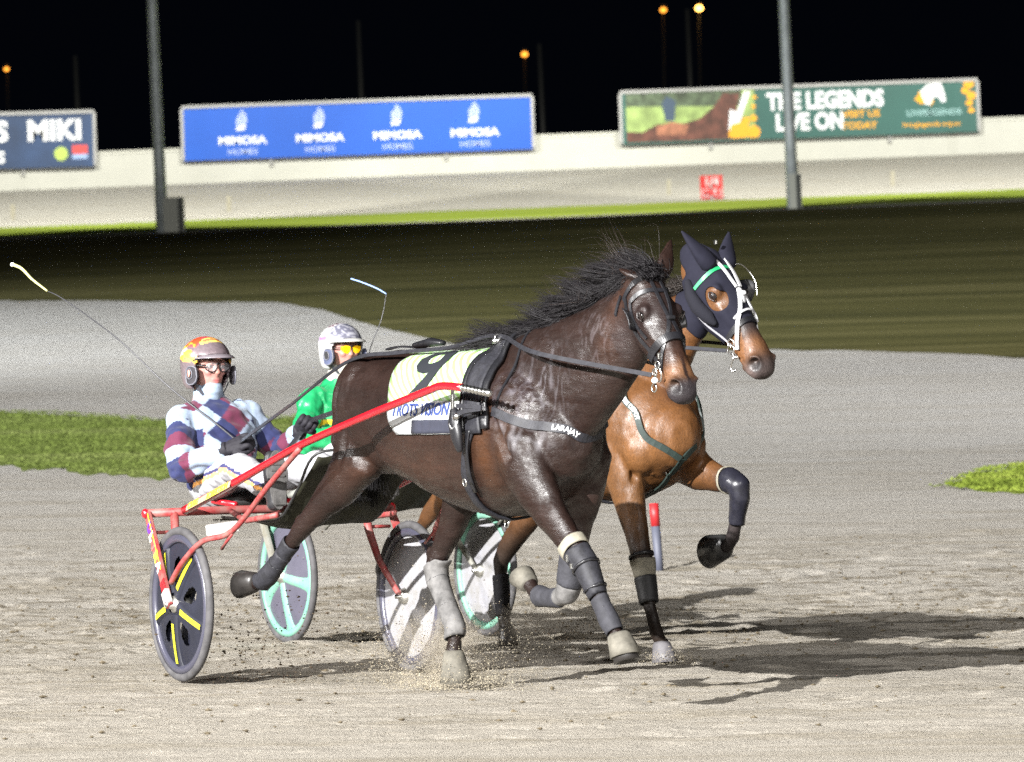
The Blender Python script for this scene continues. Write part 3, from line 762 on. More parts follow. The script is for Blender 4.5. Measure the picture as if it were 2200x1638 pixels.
# painted name on the shaft
p0 = Vector((-.20, -.4405, .757)); p1 = Vector((.30, -.4405, .868))
pl = MB().ribbon([p0, p1 - (p1 - p0) * .02], [(-.35, -.9, .25)] * 2, .030, .0015).obj('name_plate', mat('plate_cream', (.26, .23, .17), .5, var=(40, .2)), S_1, False)
nv = Vector((-.35, -.9, .25)).normalized() * .0025
decal_text(pl, 'ROBERTSON', p1 + nv - Vector((.27, 0, .062)), p1 + nv, (-.35, -.9, .25), .040, mat('decal_gold', (.55, .42, .03), .5), bold=.002, sx=1.05)
decal_text(pl, 'CRAIG', p0 + nv + Vector((.02, 0, .005)), p1 + nv, (-.35, -.9, .25), .040, mat('decal_gold'), bold=.002, sx=1.0)
S_2 = sulky(RIG2, 'racing sulky with pale mint green and lavender disc wheels behind the dark horse', mat('white_paint', (.22, .225, .205), .4, coat=.3, var=(9, .2)), mat('seat_black'), 'plain',
      dict(outer=wh_lav, inner=wh_pale, spoke=wh_mint, spoke2=wh_pale, rim=wh_mint, dusty=white_dusty), SHAFT1, (R(-80), R(-50)), False)

# ------------------------------------------------------------------ horses (rig frame: x forward, y left, z up)
def coat_mat(name, rough, bumpd=.0012, streak=(1, 1, 1)):
    m = mat(name, (.1, .05, .03), rough, .42, coat=0., attr='Col'); N = m.node_tree.nodes; L = m.node_tree.links; p = N['Principled BSDF']
    src = p.inputs['Base Color'].links[0].from_socket
    tc = N.new('ShaderNodeTexCoord'); mp = N.new('ShaderNodeMapping'); mp.inputs['Scale'].default_value = streak; L.new(tc.outputs['Object'], mp.inputs[0])
    def noi(s, d=6, r=.65):
        n = N.new('ShaderNodeTexNoise'); n.inputs['Scale'].default_value = s; n.inputs['Detail'].default_value = d; n.inputs['Roughness'].default_value = r; L.new(mp.outputs[0], n.inputs['Vector']); return n.outputs[0]
    def mr(v, a, b, c, d):
        x = N.new('ShaderNodeMapRange'); L.new(v, x.inputs[0])
        for i, q in enumerate((a, b, c, d)): x.inputs[i + 1].default_value = q
        return x.outputs[0]
    big = noi(7); hair = noi(190, 3, .7); blot = noi(26, 6); wet = noi(9, 8, .75)
    s = N.new('ShaderNodeVectorMath'); s.operation = 'SCALE'; L.new(src, s.inputs[0]); L.new(mr(big, .3, .7, .70, 1.32), s.inputs['Scale'])
    s2 = N.new('ShaderNodeVectorMath'); s2.operation = 'SCALE'; L.new(s.outputs[0], s2.inputs[0]); L.new(mr(hair, .3, .7, .68, 1.36), s2.inputs['Scale'])
    L.new(s2.outputs[0], p.inputs['Base Color'])
    L.new(mr(wet, .38, .60, rough - .07, rough + .16), p.inputs['Roughness']); L.new(mr(wet, .36, .62, .60, .12), p.inputs['Specular IOR Level'])
    b1 = N.new('ShaderNodeBump'); b1.inputs['Strength'].default_value = .8; b1.inputs['Distance'].default_value = bumpd; L.new(hair, b1.inputs['Height'])
    b2 = N.new('ShaderNodeBump'); b2.inputs['Strength'].default_value = .7; b2.inputs['Distance'].default_value = .007; L.new(blot, b2.inputs['Height']); L.new(b1.outputs[0], b2.inputs['Normal'])
    L.new(b2.outputs[0], p.inputs['Normal']); return m

def gbump(v, c, r, d, amt):
    """push vertices near c (gaussian radii r) along d"""
    r = np.array(r if isinstance(r, (tuple, list)) else (r, r, r), float)
    q = ((v - np.array(c)) / r) ** 2; wgt = np.exp(-q.sum(1)); v += np.outer(wgt * amt, np.array(d)); return wgt
def seg_w(v, a, b, r):
    """soft weight around the segment a-b"""
    a = np.array(a); b = np.array(b); ab = b - a; t = np.clip(((v - a) @ ab) / (ab @ ab), 0, 1)
    d = np.linalg.norm(v - (a + t[:, None] * ab), axis=1); return np.exp(-(d / r) ** 2)

class Head:
    def __init__(s, P, tip, yaw_v, L=.60, wd=1.):
        s.wd = wd
        s.P = np.array(P, float); T = np.array(tip, float) - s.P; s.T = T / np.linalg.norm(T); v = np.array(yaw_v, float); v -= s.T * (v @ s.T); s.V = v / np.linalg.norm(v); s.N = np.cross(s.T, s.V); s.k = L / .60
    def pt(s, t, n, v): return tuple(s.P + s.k * (t * s.T + n * s.N + v * s.wd * s.V))
    def local(s, X):
        d = (X - s.P) / s.k; return d @ s.T, d @ s.N, d @ s.V / s.wd

def loft_head(mb, hd):
    rows = [(-.09, -.055, -.17, .048), (-.03, -.010, -.205, .068), (.05, .004, -.225, .083), (.12, .012, -.235, .090), (.19, .014, -.235, .090), (.27, .006, -.225, .080), (.35, -.004, -.19, .064), (.43, -.008, -.160, .056), (.50, -.008, -.148, .054), (.56, -.014, -.150, .060), (.605, -.030, -.145, .056)]
    st = [(hd.pt(t, (a + b) / 2, 0), w_ * hd.k * hd.wd, (a - b) / 2 * hd.k) for t, a, b, w_ in rows]
    mb.loft(st, 24, tuple(hd.V), 2.3)
    for s in (-1, 1):
        mb.ball(hd.pt(.185, -.045, s * .068), .040 * hd.k)                  # orbit
        mb.ball(hd.pt(.17, -.155, s * .048), (.045 * hd.k,) * 3)            # cheek
        mb.loft([(hd.pt(.14, -.09, s * .07), .022, .03), (hd.pt(.28, -.06, s * .067), .016, .02), (hd.pt(.36, -.06, s * .056), .01, .012)], 12, tuple(hd.V))
        mb.ball(hd.pt(.565, -.055, s * .046), .033 * hd.k)                  # nostril wing
    mb.ball(hd.pt(.575, -.125, 0), (.034, .042, .034)); mb.ball(hd.pt(.55, -.145, 0), (.030, .030, .022))

def ear(mb, hd, base, tip, wd=.034):
    a = Vector(hd.pt(*base)); b = Vector(hd.pt(*tip)); q = [a.lerp(b, t) for t in (0, .25, .5, .75, .93)]
    mb.loft([(q[0], wd * .75, .022), (q[1], wd, .018), (q[2], wd * .92, .014), (q[3], wd * .6, .010), (q[4], wd * .2, .006)], 14, tuple(hd.V))

def leg(mb, pts, side=(0, 1, 0)): mb.loft([(p[:3], p[3], p[4]) for p in pts], 18, side)

def extract(me, pred, off, name, m, parent, th=.004, it=6):
    """a shell lying on the body wherever pred is true"""
    v = getv(me); n = getn(me); keep = pred(v)
    faces = [tuple(p.vertices) for p in me.polygons]
    faces = [f for f in faces if all(keep[i] for i in f)]
    used = sorted({i for f in faces for i in f}); idx = {k: i for i, k in enumerate(used)}
    vv = v[used] + n[used] * off
    ff = [tuple(idx[i] for i in f) for f in faces]
    # smooth ragged borders
    cnt = {}
    for f in ff:
        for i in range(len(f)):
            e = tuple(sorted((f[i], f[(i + 1) % len(f)]))); cnt[e] = cnt.get(e, 0) + 1
    nb = {}
    for (a, b), c in cnt.items():
        if c == 1: nb.setdefault(a, []).append(b); nb.setdefault(b, []).append(a)
    for _ in range(it):
        nv = vv.copy()
        for a, l in nb.items():
            if len(l) == 2: nv[a] = vv[a] * .4 + (vv[l[0]] + vv[l[1]]) * .3
        vv = nv
    me2 = bpy.data.meshes.new(name); me2.from_pydata([tuple(q) for q in vv], [], ff); me2.update()
    me2['shifted'] = 1 if me.get('shifted') else 0
    o = bpy.data.objects.new(name, me2); COL.objects.link(o); me2.materials.append(m); o.parent = parent
    me2.polygons.foreach_set('use_smooth', [True] * len(me2.polygons))
    if th:
        md = o.modifiers.new('t', 'SOLIDIFY'); md.thickness = th; md.offset = 1
    return o

def strap(bv, pts, width, m, name, parent, th=.005, off=.002, n=7, snap=True):
    cv = catmull(pts, n); P = []; Nn = []
    for p in cv:
        loc, nn, i, d = bv.find_nearest(p)
        if snap: P.append(loc + nn * off); Nn.append(nn)
        else: P.append(Vector(p)); Nn.append((Vector(p) - loc).normalized() if d > .01 else nn)
    for _ in range(4): P = [P[0]] + [P[i - 1] * .25 + P[i] * .5 + P[i + 1] * .25 for i in range(1, len(P) - 1)] + [P[-1]]
    for _ in range(3): Nn = [(Nn[max(i - 1, 0)] + Nn[i] * 2 + Nn[min(i + 1, len(Nn) - 1)]).normalized() for i in range(len(Nn))]
    STRAPS.setdefault(name, (P, Nn))
    return MB().ribbon(P, Nn, width, th).obj(name, m, parent, False)
STRAPS = {}
def ring(c, r, tr, axis, m, name, parent):
    ax = Vector(axis).normalized(); u = ax.orthogonal().normalized(); w_ = ax.cross(u)
    pts = [Vector(c) + (u * math.cos(a) + w_ * math.sin(a)) * r for a in np.arange(0, 2 * math.pi, math.pi / 10)]
    return MB().tube(pts, tr, 8, closed=True).obj(name, m, parent)

def hoof(c, d, fwd, m, parent, L=.085, r0=.044, r1=.060, name='hoof', cup=True):
    """truncated cone from the coronet c along d, toe towards fwd"""
    d = Vector(d).normalized(); f = Vector(fwd); f = (f - d * f.dot(d)).normalized(); s_ = d.cross(f)
    vs = []; fs = []; n = 20; rows = [(-.012, r0 * .8, 0), (0, r0, 0), (.5 * L, (r0 + r1) / 2, .010), (L, r1, .020), (L, r1 * .82, .020), (L - .012, r1 * .6, .018)]
    for t, r_, sh in rows:
        for j in range(n):
            a = 2 * math.pi * j / n; k = 1 if math.cos(a) > -.2 else .86
            vs.append(Vector(c) + d * t + f * (sh + r_ * 1.06 * math.cos(a) * k) + s_ * (r_ * .94 * math.sin(a)))
    for i in range(len(rows) - 1):
        for j in range(n): fs.append((i * n + j, i * n + (j + 1) % n, (i + 1) * n + (j + 1) % n, (i + 1) * n + j))
    fs.append(tuple(reversed(range(n)))); fs.append(tuple((len(rows) - 1) * n + j for j in range(n)))
    return MB().add(vs, fs).obj(name, m, parent)

def torso(mb, dx, dz, sc_=1.):
    T_ = [(.80, 1.12, .13, .15), (.87, 1.14, .20, .225), (.97, 1.160, .240, .258), (1.12, 1.165, .258, .266), (1.35, 1.150, .255, .262), (1.6, 1.11, .272, .295), (1.85, 1.08, .278, .325), (2.08, 1.075, .275, .345), (2.28, 1.07, .262, .33), (2.44, 1.06, .242, .285), (2.55, 1.045, .215, .24), (2.62, 1.04, .160, .18)]
    mb.loft([((x + dx, 0, z + dz), w_, h_) for x, z, w_, h_ in T_], 28, e=2.15)
    mb.loft([((1.02 + dx, 0, 1.33 + dz), .07, .07), ((1.3 + dx, 0, 1.335 + dz), .055, .075), ((1.7 + dx, 0, 1.335 + dz), .045, .075), ((2.0 + dx, 0, 1.355 + dz), .045, .075), ((2.2 + dx, 0, 1.33 + dz), .05, .08)], 14)
    mb.loft([((1.30 + dx, 0, 1.15 + dz), .24, .25), ((1.50 + dx, 0, 1.135 + dz), .262, .272), ((1.75 + dx, 0, 1.10 + dz), .270, .305), ((2.05 + dx, 0, 1.09 + dz), .268, .32), ((2.25 + dx, 0, 1.09 + dz), .250, .30)], 28, e=2.75)
    for s in (-1, 1):
        mb.ball((1.02 + dx, s * .135, 1.19 + dz), (.19, .125, .215)); mb.ball((.92 + dx, s * .12, 1.07 + dz), (.125, .105, .20))
        mb.ball((2.43 + dx, s * .150, 1.10 + dz), (.125, .090, .18)); mb.ball((2.55 + dx, s * .115, .985 + dz), (.10, .10, .13))

def finish_body(me, hd, col):
    v = getv(me)
    for s in (-1, 1):
        gbump(v, hd.pt(.20, -.047, s * .112), .020, hd.V * -s, .016)            # eye socket
        gbump(v, hd.pt(.175, -.018, s * .085), (.03, .02, .03), hd.N, .008)      # brow ridge
        gbump(v, hd.pt(.11, -.02, s * .075), (.028, .028, .028), hd.V * -s, .008) # hollow above the eye
        gbump(v, hd.pt(.585, -.062, s * .062), (.026, .019, .024), -hd.V * s - hd.T * .6, .040)  # nostril
        q_ = hd.pt(.585, -.062, s * .062); rr0 = np.linalg.norm(v - np.array(q_), axis=1) / .034; v += np.outer(np.exp(-((rr0 - 1.05) / .28) ** 2) * .005, hd.N)
        gbump(v, hd.pt(.40, -.06, s * .05), (.05, .03, .05), -hd.V * s, .008)
        a = hd.pt(.60, -.098, s * .040); b = hd.pt(.50, -.112, s * .055)
        wgt = seg_w(v, a, b, .007); v += np.outer(wgt * -.011 * s, hd.V)          # mouth line
    setv(me, v)
    return v

def strands(name, roots, m, parent, n_seg=7, r0=.0012):
    """roots: (point, direction list) -> a mass of hair"""
    g = MB()
    for p, pts, r_ in roots:
        k = len(pts); rs = [r_ * (1 - .8 * i / (k - 1)) for i in range(k)]
        g.tube(pts, rs, 3, caps=False)
    o = g.obj(name, m, parent); return o
hair_black = mat('mane_hair', (.006, .005, .006), .55, .3)
hair_bay = mat('mane_hair_dark', (.018, .014, .012), .45, .5)
eye_m = mat('eye_dark', (.008, .006, .006), .06, .9, coat=1.)
horn = mat('hoof_horn', (.018, .016, .015), .4, .5, bump=(50, .4, .002), var=(18, .3))
horn_pale = mat('bell_boot_dusty', (.095, .088, .072), .75, .3, var=(18, .45), bump=(50, .5, .003))
neoprene = mat('neoprene_boot', (.014, .014, .018), .65, .35, var=(35, .55), bump=(90, .5, .002))
neo_pale = mat('bandage_grey', (.024, .024, .029), .75, .3, var=(30, .3), bump=(80, .6, .003))
white_boot = mat('boot_dusty_white', (.095, .092, .090), .75, .3, var=(14, .6), bump=(45, .5, .004))
cream = mat('cream_tape', (.20, .185, .145), .7, .3, var=(30, .25))

def between(a, b, r):
    a = np.array(a); b = np.array(b); L_ = np.linalg.norm(b - a); u = (b - a) / L_
    def f(v):
        d = v - a; t = d @ u; q = np.linalg.norm(d - np.outer(t, u), axis=1); return (t > 0) & (t < L_) & (q < r)
    return f

# ---------------- horse 1: the dark one in front
H1 = empty('horse', RIG1.loc, RIG1.rz, (1.75, 0, 0))
tag(H1, 'wet dark brown horse with a flying black mane and striped number 9 saddle cloth', 'horse')
hd1 = Head((3.135, .115, 1.685), (3.395, .155, 1.225), (-.10, 1, 0), .497, 1.23)
def horse1():
    mb = MB(); torso(mb, 0, 0)
    mb.loft([((2.15, 0, 1.20), .14, .24), ((2.42, .01, 1.225), .145, .27), ((2.64, .035, 1.285), .122, .255), ((2.82, .06, 1.375), .100, .215), ((2.96, .085, 1.465), .086, .178), ((3.05, .10, 1.54), .076, .145), ((3.11, .112, 1.59), .068, .10)], 24, e=2.1)
    loft_head(mb, hd1)
    ear(mb, hd1, (.01, -.01, .052), (-.20, .0, .155), .038)
    ear(mb, hd1, (.01, -.02, -.052), (-.085, -.085, -.095), .032)
    # right hind, pushed far back and out
    leg(mb, [(.97, -.12, 1.20, .11, .20), (1.00, -.145, 1.05, .110, .185), (1.02, -.170, .955, .095, .150), (.925, -.205, .860, .072, .102), (.80, -.240, .772, .052, .066), (.715, -.265, .705, .041, .050), (.665, -.275, .668, .038, .046), (.60, -.29, .615, .030, .036), (.51, -.31, .535, .025, .028), (.43, -.328, .465, .031, .034), (.375, -.34, .435, .027, .030), (.31, -.355, .435, .032, .036)])
    mb.ball((.655, -.272, .705), (.030, .022, .030))
    # left hind, under the belly and on the ground
    leg(mb, [(1.10, .13, 1.15, .11, .19), (1.25, .145, 1.0, .105, .16), (1.36, .148, .895, .085, .125), (1.36, .148, .80, .070, .092), (1.29, .14, .68, .054, .066), (1.21, .13, .585, .041, .052), (1.165, .12, .525, .039, .052), (1.18, .12, .46, .031, .038), (1.26, .12, .36, .025, .029), (1.345, .12, .26, .032, .034), (1.335, .12, .20, .028, .030), (1.32, .12, .15, .036, .038)])
    mb.ball((1.125, .12, .565), (.028, .022, .034))
    # right fore, reaching forward
    leg(mb, [(2.40, -.13, 1.12, .09, .13), (2.53, -.15, .98, .095, .145), (2.61, -.138, .865, .078, .108), (2.70, -.115, .755, .060, .080), (2.81, -.09, .645, .046, .056), (2.90, -.07, .555, .043, .047), (2.935, -.06, .49, .034, .038), (2.975, -.045, .41, .025, .029), (3.015, -.032, .345, .031, .034), (3.05, -.027, .305, .027, .029), (3.075, -.022, .265, .036, .038)])
    # left fore, folded
    leg(mb, [(2.42, .13, 1.10, .09, .13), (2.52, .15, .95, .085, .13), (2.49, .147, .84, .070, .095), (2.445, .14, .72, .054, .068), (2.415, .13, .58, .043, .050), (2.395, .122, .475, .042, .045), (2.375, .12, .428, .038, .036), (2.30, .12, .408, .027, .028), (2.20, .12, .405, .026, .026), (2.11, .12, .412, .032, .033), (2.055, .12, .445, .028, .028), (2.02, .12, .475, .034, .034)])
    me = remesh(mb, .0085, 8, .5)
    v = finish_body(me, hd1, None)
    # muscle relief
    gbump(v, (1.25, -.27, 1.02), (.06, .06, .14), (0, 1, 0), .022); gbump(v, (1.23, -.28, .93), (.10, .05, .03), (0, .6, .4), .012)
    for a, b, r_, am in (((2.27, -.27, 1.32), (2.56, -.24, .98), .022, .026), ((2.50, -.26, 1.20), (2.34, -.29, .90), .022, .026), ((2.32, -.28, .85), (2.54, -.22, .82), .022, .020), ((1.0, -.26, 1.3), (.90, -.25, 1.0), .018, .022), ((1.10, -.27, 1.15), (1.02, -.24, .92), .016, .018), ((.94, -.24, .9), (.78, -.27, .76), .012, .010), ((2.66, -.16, .80), (2.83, -.12, .64), .010, .010), ((2.97, -.02, 1.36), (2.66, -.15, 1.14), .020, .018), ((2.56, -.20, 1.02), (2.66, -.14, .80), .014, .014), ((2.42, -.28, 1.02), (2.52, -.24, .88), .016, .016)):
        wgt = seg_w(v, a, b, r_); v[:, 1] += wgt * am
    for i in range(7):
        wgt = seg_w(v, (1.48 + .1 * i, -.29, 1.12), (1.42 + .1 * i, -.27, .86), .014); v[:, 1] += wgt * .005
    for i in range(6):   # skin wrinkles at the base of the neck
        wgt = seg_w(v, (2.42 + .045 * i, -.13, 1.40 - .01 * i), (2.50 + .03 * i, -.16, 1.12), .008); v[:, 1] += wgt * .009
    v += getn(me) * (np.array([nz(p, 9) * .004 + nz(p, 24) * .0018 for p in v]))[:, None]
    setv(me, v)
    t, n_, vv = hd1.local(v)
    base = np.array([.0115, .0056, .0042]); c = np.tile(base, (len(v), 1))
    def blend(wt, col):
        wt = np.clip(wt, 0, 1)[:, None]; c[:] = c * (1 - wt) + np.array(col) * wt
    blend(.85 * np.exp(-(((v[:, 0] - 1.75) / .45) ** 2 + ((v[:, 2] - .95) / .13) ** 2)), (.026, .0125, .008))
    blend(.9 * np.exp(-(((v[:, 0] - 2.36) / .07) ** 2 + ((v[:, 2] - 1.02) / .16) ** 2)), (.042, .017, .007))
    blend(.8 * np.exp(-(((v[:, 0] - 2.50) / .05) ** 2 + ((v[:, 2] - 1.03) / .12) ** 2)), (.034, .014, .006))
    blend(.7 * seg_w(v, (2.98, -.02, 1.40), (3.02, 0, 1.6), .07), (.028, .012, .007))
    blend(.8 * seg_w(v, (1.15, -.2, .93), (.98, -.22, .9), .05), (.028, .012, .007))
    inh = (t > -.05) & (np.abs(vv) < .16) & (n_ > -.3)
    blend(inh * np.exp(-(((t - .50) / .055) ** 2)) * (n_ < .2) * (np.abs(vv) > .008), (.14, .066, .030))
    blend(inh * np.exp(-(((t - .42) / .08) ** 2)) * .8, (.026, .012, .008))
    blend(inh * np.exp(-(((t - .20) / .09) ** 2)) * .5, (.017, .011, .011))
    blend(inh * (1 / (1 + np.exp(-(t - .568) / .010))), (.022, .018, .020))
    for s in (-1, 1):
        q = np.exp(-(((v - np.array(hd1.pt(.588, -.062, s * .05))) ** 2).sum(1)) / .026 ** 2); blend(q * 2.2, (.012, .010, .011))
    low = np.clip((.70 - v[:, 2]) / .2, 0, 1); blend(low * .5, (.009, .006, .0055))
    # dried sweat
    sw = np.array([max(0, nz(p * np.array([1, 1, .6]), 38) + .25) * 1.6 for p in v])
    blend(.85 * sw * np.exp(-(((v[:, 0] - 2.62) / .06) ** 2 + ((v[:, 2] - 1.04) / .035) ** 2)) * (v[:, 1] < 0), (.16, .155, .165))
    blend(.35 * sw * np.exp(-(((v[:, 0] - 2.46) / .10) ** 2 + ((v[:, 2] - 1.20) / .10) ** 2)) * (v[:, 1] < 0), (.08, .075, .09))
    blend(.35 * sw * seg_w(v, (2.46, -.26, 1.12), (2.64, -.14, 1.03), .03) * (v[:, 1] < 0), (.2, .19, .2))
    rg_ = np.array([max(0., 1 - abs(noise.noise(Vector((p[0] * 34, p[1] * 34, p[2] * 7)))) * 7) for p in v])
    blend(.30 * rg_ * (v[:, 1] < .02) * np.exp(-(((v[:, 0] - 2.60) / .12) ** 2 + ((v[:, 2] - 1.25) / .16) ** 2)), (.20, .19, .21))
    blend(.25 * rg_ * (v[:, 1] < .05) * np.exp(-(((v[:, 0] - 2.90) / .10) ** 2 + ((v[:, 2] - 1.45) / .12) ** 2)), (.16, .14, .15))
    setcol(me, c)
    return me
me1 = horse1()
bv1 = bvh(me1)
coat1 = coat_mat('dark_coat', .38, streak=(.4, 1, 1.5))
body1_raw = me1.copy()
B1 = link('body', me1, coat1, H1)
def shell1(pred, off, name, m, parent=H1, th=.004, it=6):
    me = me1; o_ = OFF[H1.name]
    return extract(me, lambda v: pred(v + np.array(o_)), off, name, m, parent, th, it)

def eyes(hd, parent):
    for s in (-1, 1):
        o = MB().ball(hd.pt(.198, -.047, s * .0845), .0205 * hd.k).obj('eye', eye_m, parent)
        a, b, c = hd.pt(.172, -.056, s * .094), hd.pt(.196, -.029, s * .104), hd.pt(.226, -.052, s * .092)
        MB().tube(catmull([a, b, c], 6), [.001] + [.0032] * 11 + [.001], 8).obj('eyelid', bpy.data.materials['eyelid'] if 'eyelid' in bpy.data.materials else mat('eyelid', (.02, .014, .013), .4), o)
        a, b, c = hd.pt(.172, -.056, s * .094), hd.pt(.200, -.067, s * .097), hd.pt(.226, -.052, s * .092)
        MB().tube(catmull([a, b, c], 6), [.001] + [.0024] * 11 + [.001], 8).obj('eyelid', mat('eyelid'), o)
eyes(hd1, H1)
# hooves and bell boots
hoof((1.325, .12, .150), (.02, .02, -1), (1, 0, 0), horn_pale, H1, .125, .046, .078, 'bell_boot')
hoof((3.075, -.022, .285), (.30, .05, -1), (1, 0, .2), horn_pale, H1, .085, .050, .066, 'bell_boot')
hoof((3.085, -.02, .262), (.30, .05, -1), (1, 0, .2), horn, H1, .082, .042, .056)
hoof((1.325, .12, .13), (.02, .02, -1), (1, 0, 0), horn, H1, .105, .042, .055)
hoof((.335, -.35, .44), (-1, -.25, .12), (-.3, -.1, -1), horn, H1, .098, .046, .064)
hoof((2.035, .12, .46), (-.80, .05, .62), (-.6, 0, -.8), horn_pale, H1, .075, .042, .058)
# leg boots
kn = lambda a, b, r_, off, nm, m, th=.004: shell1(between(a, b, r_), off, nm, m, H1, th)
kn((2.845, -.085, .615), (2.965, -.05, .435), .075, .007, 'knee_boot', neoprene, .004)
kn((2.815, -.09, .648), (2.850, -.083, .612), .08, .009, 'boot_cuff', cream, .004)
kn((2.962, -.052, .432), (3.055, -.026, .298), .06, .008, 'fetlock_boot', neo_pale, .004)
kn((2.43, .135, .62), (2.38, .12, .46), .08, .008, 'knee_boot', neo_pale, .006)
kn((2.395, .12, .475), (2.33, .12, .37), .075, .008, 'knee_boot', white_boot, .004)
kn((2.31, .12, .41), (2.12, .12, .405), .055, .009, 'bandage', neo_pale, .006)
kn((.545, -.303, .57), (.375, -.340, .425), .065, .008, 'fetlock_boot', neoprene, .006)
kn((.60, -.29, .62), (.53, -.305, .555), .055, .007, 'hind_boot', neoprene, .004)
kn((1.165, .12, .52), (1.345, .12, .215), .075, .009, 'hind_boot', white_boot, .008)
for a_, b_, r__ in (((2.90, -.074, .562), (2.912, -.072, .545), .075), ((2.94, -.06, .475), (2.948, -.057, .458), .07), ((2.985, -.042, .395), (2.99, -.04, .385), .06), ((1.20, .12, .468), (1.208, .12, .452), .06), ((1.275, .12, .345), (1.285, .12, .332), .06), ((.50, -.31, .53), (.488, -.312, .518), .065)): kn(a_, b_, r__, .015, 'boot_strap', dark_leather, .003)
MB().box((2.87, -.135, .585), (.012, .012, .03)).obj('boot_buckle', steel, H1, False, .002)
MB().box((2.895, -.130, .555), (.012, .012, .022)).obj('boot_buckle', steel, H1, False, .002)

# harness
def drape(bv, x, s, side=-1, zc=1.14, R_=.34, off=.006, dz=0., dx=0.):
    """place on the barrel: x along the back, s metres down from the spine"""
    th = s / R_; d = Vector((0, side * math.sin(th), math.cos(th))); c = Vector((x + dx, 0, zc + dz))
    hit = bv.ray_cast(c, d)
    p, n = (hit[0], hit[1] if hit[1].dot(d) > 0 else -hit[1]) if hit[0] else (c + d * .3, d)
    return p + n * off, n
def panel(bv, name, m, parent, x_of, s0, s1, ns=24, nx=14, side=-1, off=.008, th=.006):
    vs = []; fs = []
    for i in range(ns + 1):
        s = s0 + (s1 - s0) * i / ns; a, b = x_of(i / ns)
        for j in range(nx + 1):
            p, n = drape(bv, a + (b - a) * j / nx, abs(s), side if s >= 0 else -side, off=off); vs.append(p)
    for i in range(ns):
        for j in range(nx): q = i * (nx + 1) + j; fs.append((q, q + 1, q + nx + 2, q + nx + 1))
    g = MB(); g.add(vs, fs)
    me = g.mesh(name)
    o = link(name, me, m, parent)
    md = o.modifiers.new('t', 'SOLIDIFY'); md.thickness = th; md.offset = 0
    return o
def drape_text(bv, s, size, cx, cs, m, parent, name='lettering', bold=0., sx=1., shear=0., off=.013, side=-1, rot=0., cuts=2):
    me = text_mesh(s, size, 'CENTER', 0, bold, shear, sx)
    if rot: me.transform(Matrix.Rotation(rot, 4, 'Z'))
    bm = bmesh.new(); bm.from_mesh(me); bmesh.ops.remove_doubles(bm, verts=bm.verts, dist=1e-5); bmesh.ops.triangulate(bm, faces=bm.faces)
    for _ in range(cuts):
        lg = [e for e in bm.edges if e.calc_length() > size * .12]
        if lg: bmesh.ops.subdivide_edges(bm, edges=lg, cuts=1); bmesh.ops.triangulate(bm, faces=bm.faces)
    for v in bm.verts:
        p, n = drape(bv, cx + v.co.x * (-side * 1), cs - v.co.y, side, off=off); v.co = p
    bm.to_mesh(me); bm.free()
    return link(name, me, m, parent, False)
# saddle cloth with pale green wavy stripes
def cloth_mat():
    m = mat('number_cloth', (.7, .72, .68), .75, .3); N = m.node_tree.nodes; L = m.node_tree.links; p = N['Principled BSDF']
    tc = N.new('ShaderNodeTexCoord'); mp = N.new('ShaderNodeMapping'); mp.inputs['Rotation'].default_value = (0, R(-32), 0); L.new(tc.outputs['Object'], mp.inputs[0])
    wv = N.new('ShaderNodeTexWave'); wv.wave_type = 'BANDS'; wv.bands_direction = 'Z'; wv.inputs['Scale'].default_value = 11; wv.inputs['Distortion'].default_value = 1.6; wv.inputs['Detail'].default_value = 1; wv.inputs['Detail Scale'].default_value = 1.2
    L.new(mp.outputs[0], wv.inputs[0]); r = N.new('ShaderNodeValToRGB'); L.new(wv.outputs[0], r.inputs[0]); e = r.color_ramp.elements
    e[0].position = .42; e[0].color = (.34, .40, .33, 1); e[1].position = .60; e[1].color = (.20, .35, .11, 1)
    L.new(r.outputs[0], p.inputs['Base Color']); return m
cloth_top = panel(bv1, 'saddle_cloth', cloth_mat(), H1, lambda t: (1.42 + .13 * max(0, t * 2.1 - 1.1), 2.16 + .10 * max(0, t * 2.1 - 1.1)), -.52, .45, 60, 16)
panel(bv1, 'cloth_skirt', mat('cloth_white', (.36, .37, .37), .75, .3, var=(9, .05), bump=(25, .3, .003)), cloth_top, lambda t: (1.545 + .10 * t ** 3, 2.255), .45, .615, 12, 16)
panel(bv1, 'cloth_patch', mat('cloth_navy', (.018, .02, .034), .7, var=(20, .2)), cloth_top, lambda t: (1.80, 2.25), .545, .612, 5, 10, off=.0145, th=.003)
ink = mat('ink_black', (.006, .008, .012), .7)
drape_text(bv1, '9', .47, 1.84, .300, ink, cloth_top, bold=.007, sx=1.30, shear=-.10, off=.0145)
navy_ink = mat('ink_navy', (.02, .04, .16), .7)
drape_text(bv1, 'TROTS VISION', .088, 1.86, .495, navy_ink, cloth_top, bold=.002, sx=.92, shear=.15, off=.0145)
# saddle pad, girth
panel(bv1, 'saddle_pad', webbing, H1, lambda t: (2.17 + .10 * max(0, t * 1.7 - .7), 2.26 + .12 * max(0, t * 1.7 - .7)), -.40, .62, 44, 6, off=.014, th=.010)
panel(bv1, 'pad_edge', dark_leather, H1, lambda t: (2.27 + .12 * max(0, t * 1.7 - .7), 2.30 + .12 * max(0, t * 1.7 - .7)), -.36, .60, 44, 3, off=.016, th=.014)
panel(bv1, 'pad_edge', dark_leather, H1, lambda t: (2.14 + .10 * max(0, t * 1.7 - .7), 2.165 + .10 * max(0, t * 1.7 - .7)), -.36, .61, 44, 3, off=.016, th=.014)
for sd_ in (-1, 1): panel(bv1, 'girth', webbing, H1, lambda t: (2.285 - .16 * math.sin(math.pi * t / 2), 2.33 - .16 * math.sin(math.pi * t / 2)), .60, 1.068, 34, 4, side=sd_, off=.009, th=.012)
